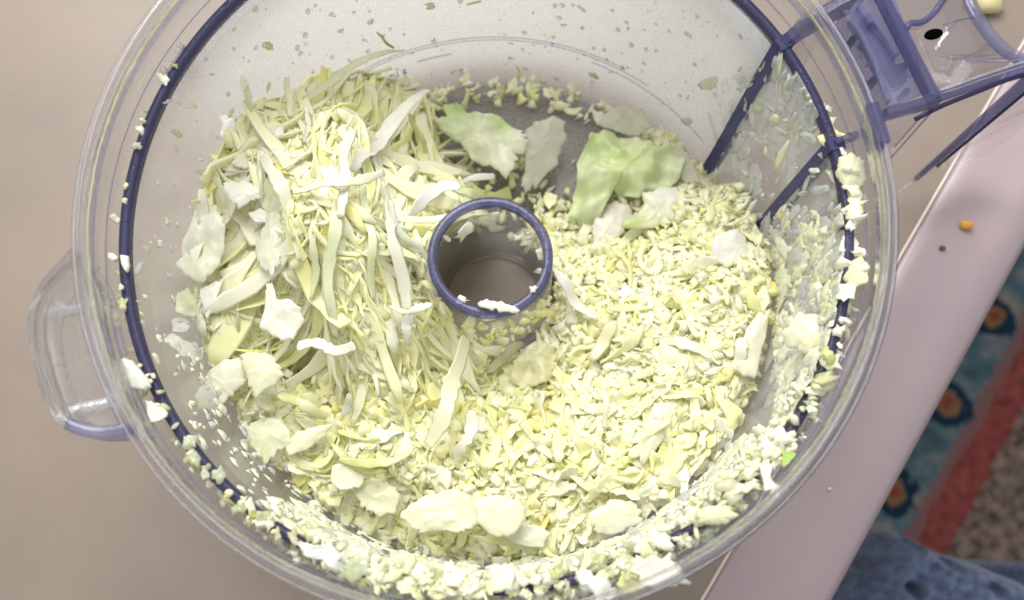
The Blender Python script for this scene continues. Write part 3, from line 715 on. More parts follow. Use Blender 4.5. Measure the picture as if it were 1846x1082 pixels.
def poly_leaf(pts, z, th=.06, col=CREAM, col2=None, grad=(0, 1), wav=.12, dome=0., tilt=(0, 0), K=12, vein=0., spots=None, n=7, freq=1.9, rag=.045):
    """a leaf scrap with its own outline; z is its height, tilt its slope, spots greener patches (u, v, radius, colour, strength)"""
    c0 = px(*np.mean(pts, 0), z)
    def lift(u, v):
        q = px(u, v, z)
        for _ in range(3):
            zz = z + tilt[0] * (q[0] - c0[0]) + tilt[1] * (q[1] - c0[1]); q = px(u, v, zz)
        return q
    L3 = np.array([lift(u, v) for u, v in pts]); P = smooth_path(L3, n, True); N = len(P); c_ = P.mean(0)
    Q3 = np.concatenate([L3[i] * (1 - t_) + L3[(i + 1) % len(L3)] * t_ for i in range(len(L3)) for t_ in [np.arange(n)[:, None] / n]]); P = P * .2 + Q3 * .8
    ps_ = rng.uniform(0, 99); jag = np.array([rng.normal(0, rag * .35) + rag * 3.2 * noise.noise(Vector((i * .31, ps_, 0))) + (rng.uniform(-.14, .05) if rng.random() < .16 and rag > .02 else 0) for i in range(N)])
    P = c_ + (P - c_) * (1 + jag)[:, None]
    size = np.linalg.norm(P - c_, axis=1).mean(); sd = rng.uniform(0, 90)
    top = [c_]
    for k in range(1, K + 1):
        for i in range(N): top.append(c_ + (P[i] - c_) * (k / K))
    top = np.array(top); E_ = np.concatenate([[0], np.repeat(np.arange(1, K + 1) / K, N)])
    dz = np.array([wav * size * (noise.noise(Vector((q[0] * freq / 1.5, q[1] * freq / 1.5, sd))) * 1.6 + .45 * noise.noise(Vector((q[0] * freq * 1.6, q[1] * freq * 1.6, sd + 5)))) for q in top])
    if vein:
        a_ = np.arctan2(top[:, 1] - c_[1] - size * .9, top[:, 0] - c_[0]); dz += vein * np.abs(np.sin(a_ * 9)) ** 6
    rg = np.array([(1 - abs(noise.noise(Vector((q[0] * freq * 1.1 + 7, q[1] * freq * 1.1, sd + 20))))) ** 7 for q in top]); dz += .05 * min(size, 1.0) * rg * (1 - .3 * E_)
    dz += dome * size * (1 - E_ ** 2)
    tp = top.copy(); tp[:, 2] += dz; bt = tp.copy(); hh_ = np.where(E_ > .99, .2, 1) * th; tp[:, 2] += hh_ / 2; bt[:, 2] -= hh_ / 2
    V = np.concatenate([tp, bt]); V[:, 2] = np.maximum(V[:, 2], .5); M_ = len(top); Fc = []
    for b0, fl in ((0, 0), (M_, 1)):
        for i in range(N):
            j = (i + 1) % N; f = (b0, b0 + 1 + i, b0 + 1 + j); Fc.append(f[::-1] if fl else f)
            for k in range(K - 1):
                f = (b0 + 1 + k * N + i, b0 + 1 + (k + 1) * N + i, b0 + 1 + (k + 1) * N + j, b0 + 1 + k * N + j); Fc.append(f[::-1] if fl else f)
    o_ = 1 + (K - 1) * N
    for i in range(N):
        j = (i + 1) % N; Fc.append((o_ + i, M_ + o_ + i, M_ + o_ + j, o_ + j))
    c1 = np.array(col); c2 = np.array(col2 if col2 is not None else col)
    g_ = (top[:, :2] - c_[:2]) @ np.array(grad) / (size * 1.6) + .5
    g_ = (g_ + np.array([.25 * noise.noise(Vector((q[0], q[1], sd + 9))) for q in top])).clip(0, 1)[:, None]
    Tn = c1 * (1 - g_) + c2 * g_
    for (u, v, r_, sc, st_) in (spots or []):
        q = px(u, v, z); d = np.hypot(top[:, 0] - q[0], top[:, 1] - q[1]) / r_
        w_ = (st_ * np.exp(-d ** 2))[:, None]; Tn = Tn * (1 - w_) + np.array(sc) * w_
    return V, Fc, np.concatenate([Tn, Tn])

# ------------------------------------------------------------------ the mass under the top layer
V, Fc, Tn = [], [], []; idx = {}
for i in range(GN):
    for j in range(GN):
        x, y = gx[i], gx[j]; r = math.hypot(x, y)
        if r < 9.15 and r > 2.75 and HG[i, j] > .75:
            h = HG[i, j] - .40 + .26 * noise.noise(Vector((x * 2.3, y * 2.3, 0))) + .18 * noise.noise(Vector((x * 5, y * 5, 7)))
            if h < .1: continue
            q = clampin(np.array([x, y, FZ + h]), .3)
            idx[i, j] = len(V); V.append(q)
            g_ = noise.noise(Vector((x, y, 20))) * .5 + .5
            Tn.append(np.array(YEL) * (1 - g_) + np.array((.90, .80, .28)) * g_)  # golden colour paints in the glow of light between the upper shreds
nv = len(V)
for (i, j), a in list(idx.items()):
    if all(k in idx for k in ((i + 1, j), (i, j + 1), (i + 1, j + 1))):
        Fc.append((a, idx[i + 1, j], idx[i + 1, j + 1], idx[i, j + 1]))
# skirt down to the floor so the mass is closed
from collections import Counter
ec = Counter()
for f in Fc:
    for k in range(4):
        e = (f[k], f[(k + 1) % 4]); ec[e] += 1
low = {}
for e in list(ec):
    if (e[1], e[0]) not in ec:
        for a in e:
            if a not in low:
                low[a] = len(V); q = np.array(V[a]) * [.99, .99, 1]; q[2] = .5; V.append(q); Tn.append(Tn[a])
        Fc.append((e[1], e[0], low[e[0]], low[e[1]]))
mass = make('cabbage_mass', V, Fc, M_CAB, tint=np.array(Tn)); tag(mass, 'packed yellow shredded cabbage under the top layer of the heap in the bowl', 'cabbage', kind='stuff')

def zone(u, v):
    if v < 240 and u > 700: return 'back'
    if u < 790 and v < 640 and u < 780: return 'left'
    if u > 960 and v < 720: return 'right'
    if v < 430 and u > 780: return 'back'
    return 'front'
PH = {'left': 'the tall heap left of the hub tube', 'right': 'the grated bed right of the hub tube', 'front': 'the near half of the bowl in front of the hub tube', 'back': 'the bare bowl floor behind the hub tube'}
def where(u, v):
    z_ = zone(u, v)
    if z_ == 'left': return ('top' if v < 290 else 'middle' if v < 460 else 'foot') + ' of the left heap, ' + ('wall side' if u < 470 else 'hub side' if u > 640 else 'centre')
    if z_ == 'front': return ('far' if v < 720 else 'middle' if v < 860 else 'near') + ' front pile, ' + ('left end' if u < 560 else 'left of centre' if u < 800 else 'right of centre' if u < 1050 else 'right end')
    if z_ == 'right': return ('far' if v < 500 else 'middle' if v < 610 else 'near') + ' right bed, ' + ('hub side' if u < 1120 else 'wall side' if u > 1290 else 'centre')
    return 'back floor behind the hub'
def lean(V):
    d = V[-4] - V[0]; mid = V[len(V) // 2] - (V[0] + V[-4]) / 2; bent = 'curved ' if np.linalg.norm(mid) > .13 * np.linalg.norm(d) else 'straight '; a = math.degrees(math.atan2(d[1], d[0])) % 180
    return bent + ('level' if a < 22 or a > 158 else 'upright' if 68 < a < 112 else 'right leaning' if a < 90 else 'left leaning')
GP = {'left': 'the left heap', 'right': 'the right bed', 'front': 'the front pile', 'back': 'the back floor'}
def cname(c):
    r, g_, b = c
    if g_ > r * 1.08: return 'pale green' if g_ > .6 else 'green'
    return 'white' if b > .62 else ('cream' if b > .45 else 'pale yellow')

def sample(zn):
    for _ in range(60):
        x, y = rng.uniform(-9.2, 9.2, 2); r = math.hypot(x, y)
        if r > 9.1 or r < 2.3: continue
        h = H(x, y)
        if h < .45: continue
        u, v = to_px((x, y, FZ + h))
        if -20 < u < 1866 and -20 < v < 1100 and zone(u, v) in zn: return x, y, h, u, v
    return None

# ------------------------------------------------------------------ shreds and crumbs nobody could count
bulk = Bag()
def add_shred(bag, zn, off0, off1, big=1.0, n=8):
    s = sample(zn)
    if s is None: return None
    x, y, h, u, v = s; z_ = zone(u, v)
    if z_ == 'left':
        th0 = -math.pi / 2 + rng.normal(0, .40) + (u - 600) / 600; L = rng.uniform(1.4, 4.2) * big; wd = rng.uniform(.16, .50) * (1.3 if u < 470 else 1) * min(big, 1.2)
        if rng.random() < .15: th0 = rng.uniform(0, 6.28)
        col = pick([.46, .26, .08, .17, .0, .03])
    elif z_ == 'front':
        th0 = rng.uniform(0, 6.28) if rng.random() < .6 else -math.pi / 2 + rng.normal(0, .5); L = rng.uniform(.6, 1.6) * big; wd = rng.uniform(.22, .54) * min(big, 1.2)
        col = pick([.42, .34, .14, .05, .0, .05])
    else:
        th0 = rng.uniform(0, 6.28); L = rng.uniform(.5, 1.5) * big; wd = rng.uniform(.18, .38) * min(big, 1.3)
        col = pick([.42, .40, .12, .04, .0, .02])
    off = rng.uniform(off0, off1)
    P = drape(x, y, th0, L, off, n, lift=(rng.uniform(-.15, .35), rng.uniform(-.15, .35)))
    roll = np.linspace(rng.normal(0, .8), rng.normal(0, .8), n)
    return ribbon(P, wd, rng.uniform(.05, .12), roll, col, taper=rng.uniform(.0, .45)), col, L, wd, u, v
for zn, cnt in ((('left',), 1450), (('front',), 1250), (('right',), 420), (('back',), 25)):
    for _ in range(cnt):
        r_ = add_shred(bulk, zn, -.45, .04, 1.05)
        if r_: bulk.add(*r_[0])
def add_flake(zn, off0, off1, s0, s1, cond=None):
    s = sample(zn)
    for _ in range(40):
        if s is None or cond is None or cond(s): break
        s = sample(zn)
    if s is None: return None
    x, y, h, u, v = s; e = .15
    nx, ny = -(H(x + e, y) - H(x - e, y)) / (2 * e), -(H(x, y + e) - H(x, y - e)) / (2 * e)
    nrm = np.array([nx * .6, ny * .6, 1]) + rng.normal(0, .42, 3); a = rng.uniform(s0, s1); b = a * rng.uniform(.4, .9)
    z_ = zone(u, v); col = pick([.5, .3, .1, .08, .0, .02] if z_ != 'left' else [.35, .33, .15, .15, 0, .02])
    c = clampin(np.array([x, y, FZ + h + rng.uniform(off0, off1)]), .15 + a * .4)
    return flake(c, a, b, nrm, rng.uniform(0, 6.28), rng.uniform(.05, .13), col, rag=.32, n=11, K=2, wav=.2), col, a, u, v
for _ in range(520):                                    # fine curly threads
    s = sample(('left',) if rng.random() < .6 else ('front', 'right'))
    if s is None: continue
    x, y, h, u, v = s; lf = zone(u, v) == 'left'
    P = drape(x, y, -math.pi / 2 + rng.normal(0, .5) if lf else rng.uniform(0, 6.28), rng.uniform(.9, 3.2) if lf else rng.uniform(.6, 1.6), rng.uniform(-.3, .22), 9, 1.3, (rng.uniform(-.1, .5), rng.uniform(-.1, .5)))
    bulk.add(*ribbon(P, rng.uniform(.13, .24), rng.uniform(.06, .1), None, pick([.4, .35, .15, .08, 0, .02]), taper=.6))
for zn, cnt in ((('left',), 160), (('front',), 1500), (('right',), 620)):
    for _ in range(cnt):
        r_ = add_flake(zn, -.4, .06, .14, .42 if zn[0] != 'right' else .3)
        if r_: bulk.add(*r_[0])
for _ in range(620):
    r_ = add_flake(('left',), -.2, .14, .16, .46, lambda s: (s[3] < 560 and s[4] > 230) or s[4] > 520)
    if r_: bulk.add(*r_[0])
o = bulk.build('cabbage_shreds', M_CAB); tag(o, 'fine tangle of shredded cabbage filling the bowl below the larger shreds', 'shredded cabbage', kind='stuff')

cr = Bag()
for _ in range(5200):
    s = sample(('right',) if rng.random() < .75 else (('front',) if rng.random() < .8 else ('left',)))
    if s is None: continue
    x, y, h, u, v = s
    q = clampin(np.array([x, y, FZ + h + rng.uniform(-.3, .14)])); cl = pick([.44, .42, .09, .03, 0, .02])
    if rng.random() < .5: cr.add(*crumb(q, rng.uniform(.16, .38), cl))
    else:
        a_ = rng.uniform(.10, .26); cr.add(*flake(q, a_, a_ * rng.uniform(.4, .8), rng.normal(0, .6, 3) + [0, 0, 1], rng.uniform(0, 6), rng.uniform(.05, .1), cl, rag=.36, n=8, K=1))
for _ in range(420):                                   # loose grains on the bare floor round the hub and at its far edge
    if rng.random() < .5:
        u, v = 1040 + rng.normal(0, 55), 420 + rng.normal(0, 28)
    elif rng.random() < .55:
        a_ = math.radians(rng.uniform(52, 122)); r__ = rng.uniform(7.7, 8.9); q = np.array([r__ * math.cos(a_), r__ * math.sin(a_), .6]); u, v = to_px(q)
    else: u, v = rng.choice([1010, 790, 950, 1080, 880]) + rng.normal(0, 60), rng.choice([350, 340, 430]) + rng.normal(0, 30)
    q = clampin(px(u, v, .62)); q[2] = .56 + rng.uniform(.02, .2)
    if math.hypot(q[0], q[1]) < 2.3: continue
    if v < 240 and rng.random() < .6:
        a_ = rng.uniform(.14, .36); cr.add(*flake(q + [0, 0, .1], a_, a_ * .6, rng.normal(0, .5, 3) + [0, 0, 1], rng.uniform(0, 6), .07, pick([.6, .3, .05, .05, 0, 0]), rag=.3, n=10, K=2)); continue
    cr.add(*crumb(q, rng.uniform(.12, .32), pick([.5, .34, .08, .08, 0, .0])))
o = cr.build('cabbage_crumbs', M_CAB); tag(o, 'rice-like grated cabbage crumbs spread right of the hub tube', 'grated cabbage', kind='stuff')

# ------------------------------------------------------------------ the larger shreds, one object each
PIECES = []
def put(name, VFT, label, cat, group=None, material=None):
    V, Fc, Tn = VFT
    PIECES.append((None, *to_px(np.asarray(V).mean(0)), label, group))
    o = tag(make(name, V, Fc, material or M_CAB, tint=Tn, centre=True), label, cat, group)
    PIECES[-1] = (o,) + PIECES[-1][1:]
    return o
cnts = {'left': 185, 'front': 90, 'right': 45}
for z_, cnt in cnts.items():
    for _ in range(cnt):
        r_ = add_shred(None, (z_,), .0, .30, 1.45 if z_ == 'left' else 1.3, 11)
        if not r_: continue
        g_, col, L, wd, u, v = r_
        size = ('long ' if L > 2.2 else 'short ') + ('broad ' if wd > .45 else 'thin ')
        put('cabbage_shred', g_, f"{size}{lean(g_[0])} {cname(col)} shred, {where(u, v)}", 'cabbage shred', f"cabbage shreds on {GP[z_]}")
for z_, cnt in {'left': 84, 'front': 120, 'right': 60}.items():
    for q_ in range(cnt):
        r_ = add_flake((z_,), .04 if z_ != 'left' else .12, .24, .24 if z_ != 'right' else .16, .56 if z_ != 'right' else .34, (lambda s: s[3] < 560 and s[4] > 230) if z_ == 'left' and q_ > 20 else None)
        if not r_: continue
        g_, col, a, u, v = r_
        sz = 'large' if a > .4 else 'small'
        put('cabbage_flake', g_, f"{sz} {'tilted' if np.ptp(g_[0][:, 2]) > a * .9 else 'flat lying'} {cname(col)} flake, {where(u, v)}", 'cabbage flake', f"cabbage flakes on {GP[z_]}")

# ------------------------------------------------------------------ pieces one can point to
def leaf(label, pts, h, name='cabbage_leaf_piece', cat='cabbage piece', material=None, **kw):
    put(name, poly_leaf(pts, FZ + h, **kw), label, cat, None, material)
def strand(label, pts, hs, wd, col, th=.09, roll=0., name='cabbage_shred', cat='cabbage shred', taper=.4, col2=None, material=None, n=6, ragged=.06):
    if isinstance(hs, (int, float)): hs = [hs] * len(pts)
    P = smooth_path([px(u, v, FZ + h) for (u, v), h in zip(pts, hs)], n); k_ = len(P); ph_ = rng.uniform(0, 6, 2)
    L_ = np.linalg.norm(P[-1] - P[0]); tt_ = np.linspace(0, 1, k_)
    P[:, 0] += .035 * L_ * np.sin(tt_ * 7 + ph_[0]) * np.sin(tt_ * 3.14); P[:, 2] += .05 * L_ * np.sin(tt_ * 8 + ph_[1]) * np.sin(tt_ * 3.14)
    tw = rng.uniform(.3, .9) * rng.choice([-1, 1])
    put(name, ribbon(P, wd * .84, th * .8, roll + tw * (tt_ - .5) * 2, col, col2, max(ragged, .11), taper), label, cat, None, material)
leaf('green tipped torn cabbage leaf lying on the bare floor behind the hub tube', [(797,185),(820,181),(842,200),(872,206),(905,214),(945,240),(950,262),(932,300),(912,322),(886,302),(850,288),(834,262),(800,243),(787,226),(803,208)], 1.4, col=(0.69,0.76,0.48), col2=(0.78,0.79,0.61), grad=(.5,-.9), wav=.16, dome=.12, tilt=(.0,.12), spots=[(820,195,.75,(.40,.60,.12),.9),(905,222,.45,(0.57,0.75,0.22),.6)], rag=.04)
leaf('translucent white cabbage shard standing beside the green tipped leaf', [(962,220),(990,213),(1016,222),(1020,250),(1005,298),(968,336),(946,350),(940,330),(948,290),(946,245)], 1.3, col=(0.80,0.79,0.72), wav=.06, dome=.1, tilt=(.1,.25), material=M_WET)
leaf('crinkled green cabbage leaf at the far right of the bowl floor', [(1062,250),(1085,230),(1120,236),(1155,250),(1182,268),(1212,262),(1234,290),(1222,330),(1196,345),(1160,352),(1150,362),(1118,352),(1092,338),(1084,350),(1078,400),(1050,405),(1026,388),(1036,345),(1042,290)], 1.6, col=(0.66,0.74,0.41), col2=(0.65,0.74,0.39), wav=.34, dome=.22, freq=1.7, rag=.02, spots=[(1122,290,.75,(.56,.72,.22),.8),(1080,250,.5,(.48,.66,.2),.7),(1050,310,.5,(0.80,0.80,0.63),.5)], K=16)
leaf('broad white cabbage leaf piece in front of the crinkled green leaf', [(1158,346),(1200,338),(1264,338),(1262,372),(1246,412),(1205,404),(1168,412),(1122,416),(1118,404),(1146,390),(1162,370)], 1.9, col=(0.81,0.80,0.71), col2=(0.69,0.74,0.43), grad=(-.6,-.8), wav=.12, dome=.14, spots=[(1130,410,.5,(0.58,0.68,0.28),.8)])
leaf('beige white flake of cabbage core leaning under the crinkled green leaf', [(1086,374),(1112,362),(1138,372),(1140,402),(1120,424),(1090,452),(1072,440),(1066,408)], 1.5, col=(0.81,0.76,0.65), wav=.08, dome=.15)
leaf('hazy white cabbage flake stuck above the crinkled green leaf', [(1078,225),(1096,198),(1126,188),(1160,202),(1172,230),(1150,246),(1110,238)], 1.3, col=(0.80,0.79,0.69), wav=.1, dome=.1, material=M_WET)
leaf('translucent cabbage shard against the wall right of the crinkled green leaf', [(1206,262),(1226,264),(1248,292),(1262,328),(1238,334),(1218,300)], 1.6, col=(0.81,0.80,0.75), wav=.06, material=M_WET)
leaf('small pale flake left of the crinkled leaf touching the floor', [(985,345),(1005,352),(1003,366),(990,378),(978,360)], .4, col=CREAM, wav=.1)
leaf('white folded flake catching light at the left edge of the heap top', [(398,332),(440,324),(484,342),(470,356),(452,362),(432,378),(412,358)], 5.4, col=(0.81,0.80,0.72), wav=.14, dome=.1)
leaf('squarish white leaf piece at the top of the left heap', [(456,228),(480,232),(512,222),(515,265),(505,300),(482,298),(466,270)], 5.4, col=(0.81,0.80,0.75), wav=.1, dome=.08)
leaf('star shaped white flake at the upper left of the heap', [(396,206),(418,212),(436,224),(444,246),(420,244),(410,252),(396,248),(402,226)], 5.2, col=(0.81,0.80,0.72), wav=.12)
leaf('small white square flake beside the squarish piece', [(518,236),(540,232),(546,262),(530,280),(518,262)], 5.3, col=(0.81,0.80,0.75), wav=.08)
leaf('pale rounded leaf piece below the star shaped flake', [(420,280),(440,262),(466,268),(470,290),(440,306),(416,298)], 5.4, col=(0.81,0.79,0.61), wav=.12, dome=.2)
leaf('large pale leaf curling at the left wall side of the heap', [(352,380),(385,370),(404,392),(408,430),(392,478),(372,508),(345,508),(318,478),(328,440)], 5.0, col=(0.78,0.77,0.56), col2=(0.80,0.80,0.67), wav=.14, dome=.12, tilt=(.15,0))
leaf('greyish standing cabbage flake over the cavity in the left heap', [(488,362),(510,384),(516,430),(506,478),(490,496),(470,488),(462,450),(474,410)], 5.2, col=(0.74,0.73,0.57), wav=.08, dome=.1, tilt=(.2,.0))
leaf('small bright curl at the rim of the left heap cavity', [(445,385),(470,376),(486,388),(484,402),(458,400)], 5.1, col=(0.81,0.80,0.72), wav=.1)
leaf('white torn flake with a square tab in the middle of the left heap', [(480,512),(492,510),(494,538),(520,540),(542,556),(546,580),(528,612),(500,608),(468,588),(476,556)], 4.9, col=(0.81,0.79,0.65), wav=.09, dome=.12)
leaf('large smooth pale petal at the lower left of the heap', [(362,688),(384,662),(420,642),(440,652),(446,684),(424,712),(392,736),(362,740),(352,714)], 4.4, col=(0.80,0.79,0.61), wav=.07, dome=.2)
leaf('large wet yellowish petal lying beside the smooth pale petal', [(432,640),(456,632),(482,636),(505,656),(512,676),(492,698),(462,716),(450,694),(440,664)], 4.7, col=(0.80,0.79,0.56), col2=(0.78,0.77,0.48), wav=.07, dome=.16)
leaf('horn shaped white flake at the left of the heap', [(362,520),(384,508),(402,504),(398,520),(388,548),(374,576),(366,556),(360,536)], 4.8, col=(0.81,0.80,0.71), wav=.1)
leaf('pale yellow green crumpled flake by the left wall', [(315,530),(340,520),(356,540),(362,570),(340,572),(318,562)], 4.4, col=(0.72,0.76,0.43), wav=.2, freq=2.5)
leaf('small white flake at the left edge of the heap under the crumpled flake', [(312,574),(338,572),(345,590),(334,600),(310,598)], 4.2, col=(0.81,0.80,0.75), wav=.08)
leaf('big pale green leaf piece at the lower left of the bowl', [(442,768),(478,752),(506,752),(522,776),(528,800),(500,816),(478,838),(460,816),(446,796)], 3.7, col=(0.72,0.76,0.46), col2=(0.78,0.78,0.56), wav=.1, dome=.12)
leaf('pointed pale leaf piece beside the big pale green leaf piece', [(512,800),(540,776),(602,764),(584,788),(552,812),(522,822)], 3.7, col=(0.78,0.77,0.54), wav=.08, dome=.1)
leaf('broad smooth cream leaf piece at the near middle of the bowl', [(722,932),(742,906),(790,888),(828,880),(862,905),(868,938),(840,960),(790,958),(745,958)], 3.3, col=(0.80,0.79,0.56), col2=(0.81,0.80,0.61), wav=.10, dome=.08, K=14)
leaf('second smooth cream leaf piece overlapping at the near middle', [(852,905),(880,892),(935,902),(952,935),(930,962),(892,968),(862,942)], 3.9, col=(0.81,0.80,0.60), wav=.08, dome=.12)
leaf('ragged cream leaf piece left of the near middle', [(640,880),(668,862),(700,868),(722,890),(712,925),(680,930),(652,915)], 3.0, col=(0.74,0.74,0.51), wav=.14, dome=.08, rag=.05)
leaf('thin white leaf piece standing at the near edge of the pile', [(905,965),(925,950),(965,945),(990,960),(978,985),(940,985)], 3.3, col=(0.74,0.75,0.61), wav=.14, rag=.05)
leaf('yellow green curled leaf at the near edge of the heap', [(838,962),(880,968),(925,962),(968,950),(982,975),(965,1000),(930,988),(880,980)], 3.0, col=(0.66,0.70,0.28), col2=(0.77,0.76,0.45), wav=.14, dome=.14)
leaf('crumpled yellow leaf piece at the foot of the hub tube', [(972,606),(988,622),(1004,640),(1000,662),(990,688),(962,698),(936,702),(918,682),(928,652),(950,638),(966,622)], 2.4, col=(0.77,0.74,0.41), col2=(0.80,0.78,0.50), wav=.28, freq=2.8, dome=.1, K=14)
leaf('bright white curled flake right of the hub tube', [(1112,530),(1128,510),(1138,522),(1146,530),(1162,528),(1180,516),(1188,540),(1172,560),(1140,562),(1122,554)], 2.5, col=(0.81,0.80,0.75), wav=.16, dome=.1)
leaf('white wavy flake beside the bright curled flake', [(1176,500),(1202,498),(1212,520),(1240,530),(1236,552),(1206,552),(1190,534)], 2.7, col=(0.81,0.80,0.75), wav=.16)
leaf('pale curved slice with raised rim in the right of the bowl', [(1250,560),(1275,548),(1305,556),(1318,580),(1300,600),(1268,598)], 3.5, col=(0.78,0.77,0.56), wav=.14, dome=-.3)
leaf('long broad cream slice lying right of the front grated bed', [(1162,760),(1180,730),(1200,715),(1232,720),(1216,760),(1190,800),(1160,840),(1150,800)], 3.4, col=(0.79,0.78,0.57), wav=.07, dome=.14)
leaf('thick cream slice right of centre over the grated bed', [(1190,610),(1230,622),(1262,648),(1264,670),(1240,690),(1208,668),(1186,638)], 3.3, col=(0.79,0.77,0.56), wav=.08, dome=.2)
leaf('greyish cream slab near the right wall', [(1345,590),(1372,556),(1388,560),(1380,610),(1360,680),(1330,672),(1328,640)], 3.9, col=(0.78,0.77,0.61), wav=.06, dome=.12)
leaf('cloudy white flake at the upper right above the grated bed', [(1290,425),(1330,412),(1348,440),(1350,470),(1310,482),(1282,462)], 3.5, col=(0.81,0.80,0.72), wav=.12, dome=.14)
leaf('angular white flake in the front left of the bowl', [(600,840),(630,830),(660,850),(650,880),(615,884),(596,868)], 3.4, col=(0.81,0.80,0.63), wav=.1)
leaf('pale ragged flake at the front right of the bowl', [(1060,930),(1100,900),(1150,905),(1160,940),(1110,965),(1070,960)], 3.2, col=(0.79,0.78,0.60), wav=.12, dome=.1)

strand('thin green cabbage strand standing up at the top left of the heap', [(431,127),(438,142),(448,165),(449,195),(446,240)], [6.4,6.3,6.1,5.8,5.3], .26, (0.61,0.68,0.32), col2=(0.72,0.76,0.48))
strand('broad dull white ribbon leaning from the heap to the far wall', [(770,162),(742,186),(714,222),(684,258),(648,282),(635,310)], [3.2,3.6,4.4,5.0,5.8,6.0], .55, (0.77,0.75,0.67), th=.07, roll=.2)
strand('thin green stem curling down between the heap and the green tipped leaf', [(738,205),(748,232),(762,262),(772,290),(776,308)], [3.4,2.9,2.2,1.5,1.3], .22, (0.61,0.68,0.28), col2=(0.71,0.74,0.41))
strand('straight white strip lying level behind the hub tube', [(758,322),(800,320),(850,322),(892,318)], [2.2,2.0,1.6,1.3], .34, (0.81,0.80,0.75), roll=.1, taper=.15, ragged=.04)
strand('curved pale strand running from the heap over the bare floor', [(706,290),(740,305),(780,312),(850,314)], [4.2,3.4,2.6,1.6], .30, (0.78,0.78,0.56))
strand('broad white curl in front of the hub tube top left', [(830,338),(805,334),(778,348),(752,372),(738,392)], [4.2,4.3,4.4,4.6,4.6], .52, (0.81,0.80,0.75), roll=.3)
strand('pale green folded strand tucked behind the hub tube', [(815,342),(845,348),(868,360)], [3.6,3.2,2.4], .42, (0.71,0.76,0.43), th=.12)
strand('blue green wavy strand hanging left of the hub tube', [(703,362),(710,392),(728,424),(752,446),(770,470)], [5.9,5.8,5.4,5.0,4.6], .30, (0.72,0.77,0.63), th=.16)
strand('long white strip down the middle of the left heap', [(636,234),(626,275),(618,330),(614,392)], [6.5,6.6,6.7,6.6], .40, (0.81,0.80,0.69), roll=.15, taper=.1, ragged=.05)
strand('long pale green strip in the left heap above the dark cavity', [(606,380),(600,450),(596,530),(604,610)], [6.5,6.3,5.8,5.0], .46, (0.72,0.77,0.48), roll=-.2, taper=.2, ragged=.05)
strand('broad long cream strip bending down the left heap', [(474,280),(492,318),(512,360),(530,410),(542,470)], [6.0,6.2,6.2,6.0,5.6], .52, (0.79,0.79,0.60), roll=.25, taper=.25)
strand('pale strip crossing level over the left heap', [(528,346),(570,338),(612,330),(650,322),(692,312)], [6.4,6.7,6.9,6.8,6.2], .34, (0.78,0.79,0.61), taper=.15)
strand('thin pale strip slanting at the top of the left heap', [(508,304),(540,286),(566,270)], [6.0,6.0,5.9], .18, (0.80,0.80,0.65), taper=.1)
strand('pale green strip beside the long white strip', [(655,330),(662,400),(668,470),(674,540)], [6.3,6.1,5.7,5.1], .34, (0.74,0.78,0.46), roll=.3, taper=.3)
strand('yellow cream strip left of the long pale green strip', [(570,360),(572,420),(566,480),(560,540)], [6.3,6.1,5.7,5.0], .36, (0.78,0.78,0.50), roll=-.3)
strand('white broad ribbon in the right half of the left heap', [(690,330),(708,390),(716,450),(724,520),(735,560)], [5.8,5.7,5.6,5.2,4.8], .50, (0.81,0.80,0.65), roll=.4)
strand('white upright strip at the top of the left heap', [(552,190),(556,220),(548,258)], [5.6,5.7,5.6], .22, (0.78,0.79,0.61), taper=.1)
strand('pale strip leaning back at the far top of the left heap', [(518,140),(520,175),(524,210)], [5.0,5.3,5.4], .30, (0.74,0.76,0.50), taper=.15)
strand('faded green strand reaching from the heap up the far wall', [(548,182),(590,150),(640,122),(700,96),(728,90)], [4.6,4.6,4.5,4.3,4.1], .40, (0.72,0.74,0.48), th=.06, roll=.3, taper=.35)
strand('tiny dark green stem on the far wall', [(679,58),(692,72),(710,87)], [4.9,4.7,4.3], .12, (.30,.42,.10), taper=.5)
strand('white forked petal right of the left heap', [(735,562),(762,554),(778,548)], [5.3,5.2,5.0], .34, (0.81,0.80,0.75), taper=.9)
strand('white pointed petal hanging below the forked petal', [(736,565),(733,590),(731,618)], [5.3,5.0,4.6], .42, (0.81,0.80,0.75), taper=.95)
strand('white petal stub of the forked petal pointing left', [(740,566),(722,560),(700,552)], [5.3,5.3,5.2], .22, (0.78,0.80,0.57), taper=.8)
strand('bone shaped white shred bridging the dark hole', [(536,628),(560,618),(582,624),(610,634),(640,622)], [5.0,5.1,5.1,5.1,5.1], .40, (0.81,0.80,0.69), taper=-.3, roll=.1)
strand('thin green stem hanging over the dark hole', [(628,652),(630,690),(634,735)], [4.9,4.4,3.8], .14, (0.66,0.73,0.36), taper=.1)
strand('white club ended shred beneath the thin green stem', [(636,705),(628,728),(618,752)], [4.2,3.8,3.4], .34, (0.81,0.80,0.69), taper=.6)
strand('white wedge shaped shred at the left of the near heap', [(302,606),(322,622),(346,636),(366,640)], [4.8,4.9,4.9,4.9], .52, (0.81,0.80,0.71), taper=.3)
strand('long wide pale strip running toward the camera in front of the hub', [(838,608),(828,660),(812,715),(790,765),(772,805)], [3.9,4.0,4.0,3.9,3.6], .66, (0.78,0.78,0.48), col2=(0.80,0.80,0.57), roll=.2, taper=.15, th=.12)
strand('translucent strip leaning on the foot of the hub tube', [(882,672),(900,650),(922,630),(944,620)], [2.0,1.8,1.5,1.3], .42, (0.78,0.78,0.60), taper=.5, material=M_WET)
strand('long pointed white shred right of the hub tube', [(998,484),(1014,510),(1040,545),(1078,578)], [2.6,2.7,2.6,2.4], .46, (0.81,0.80,0.75), taper=.8)
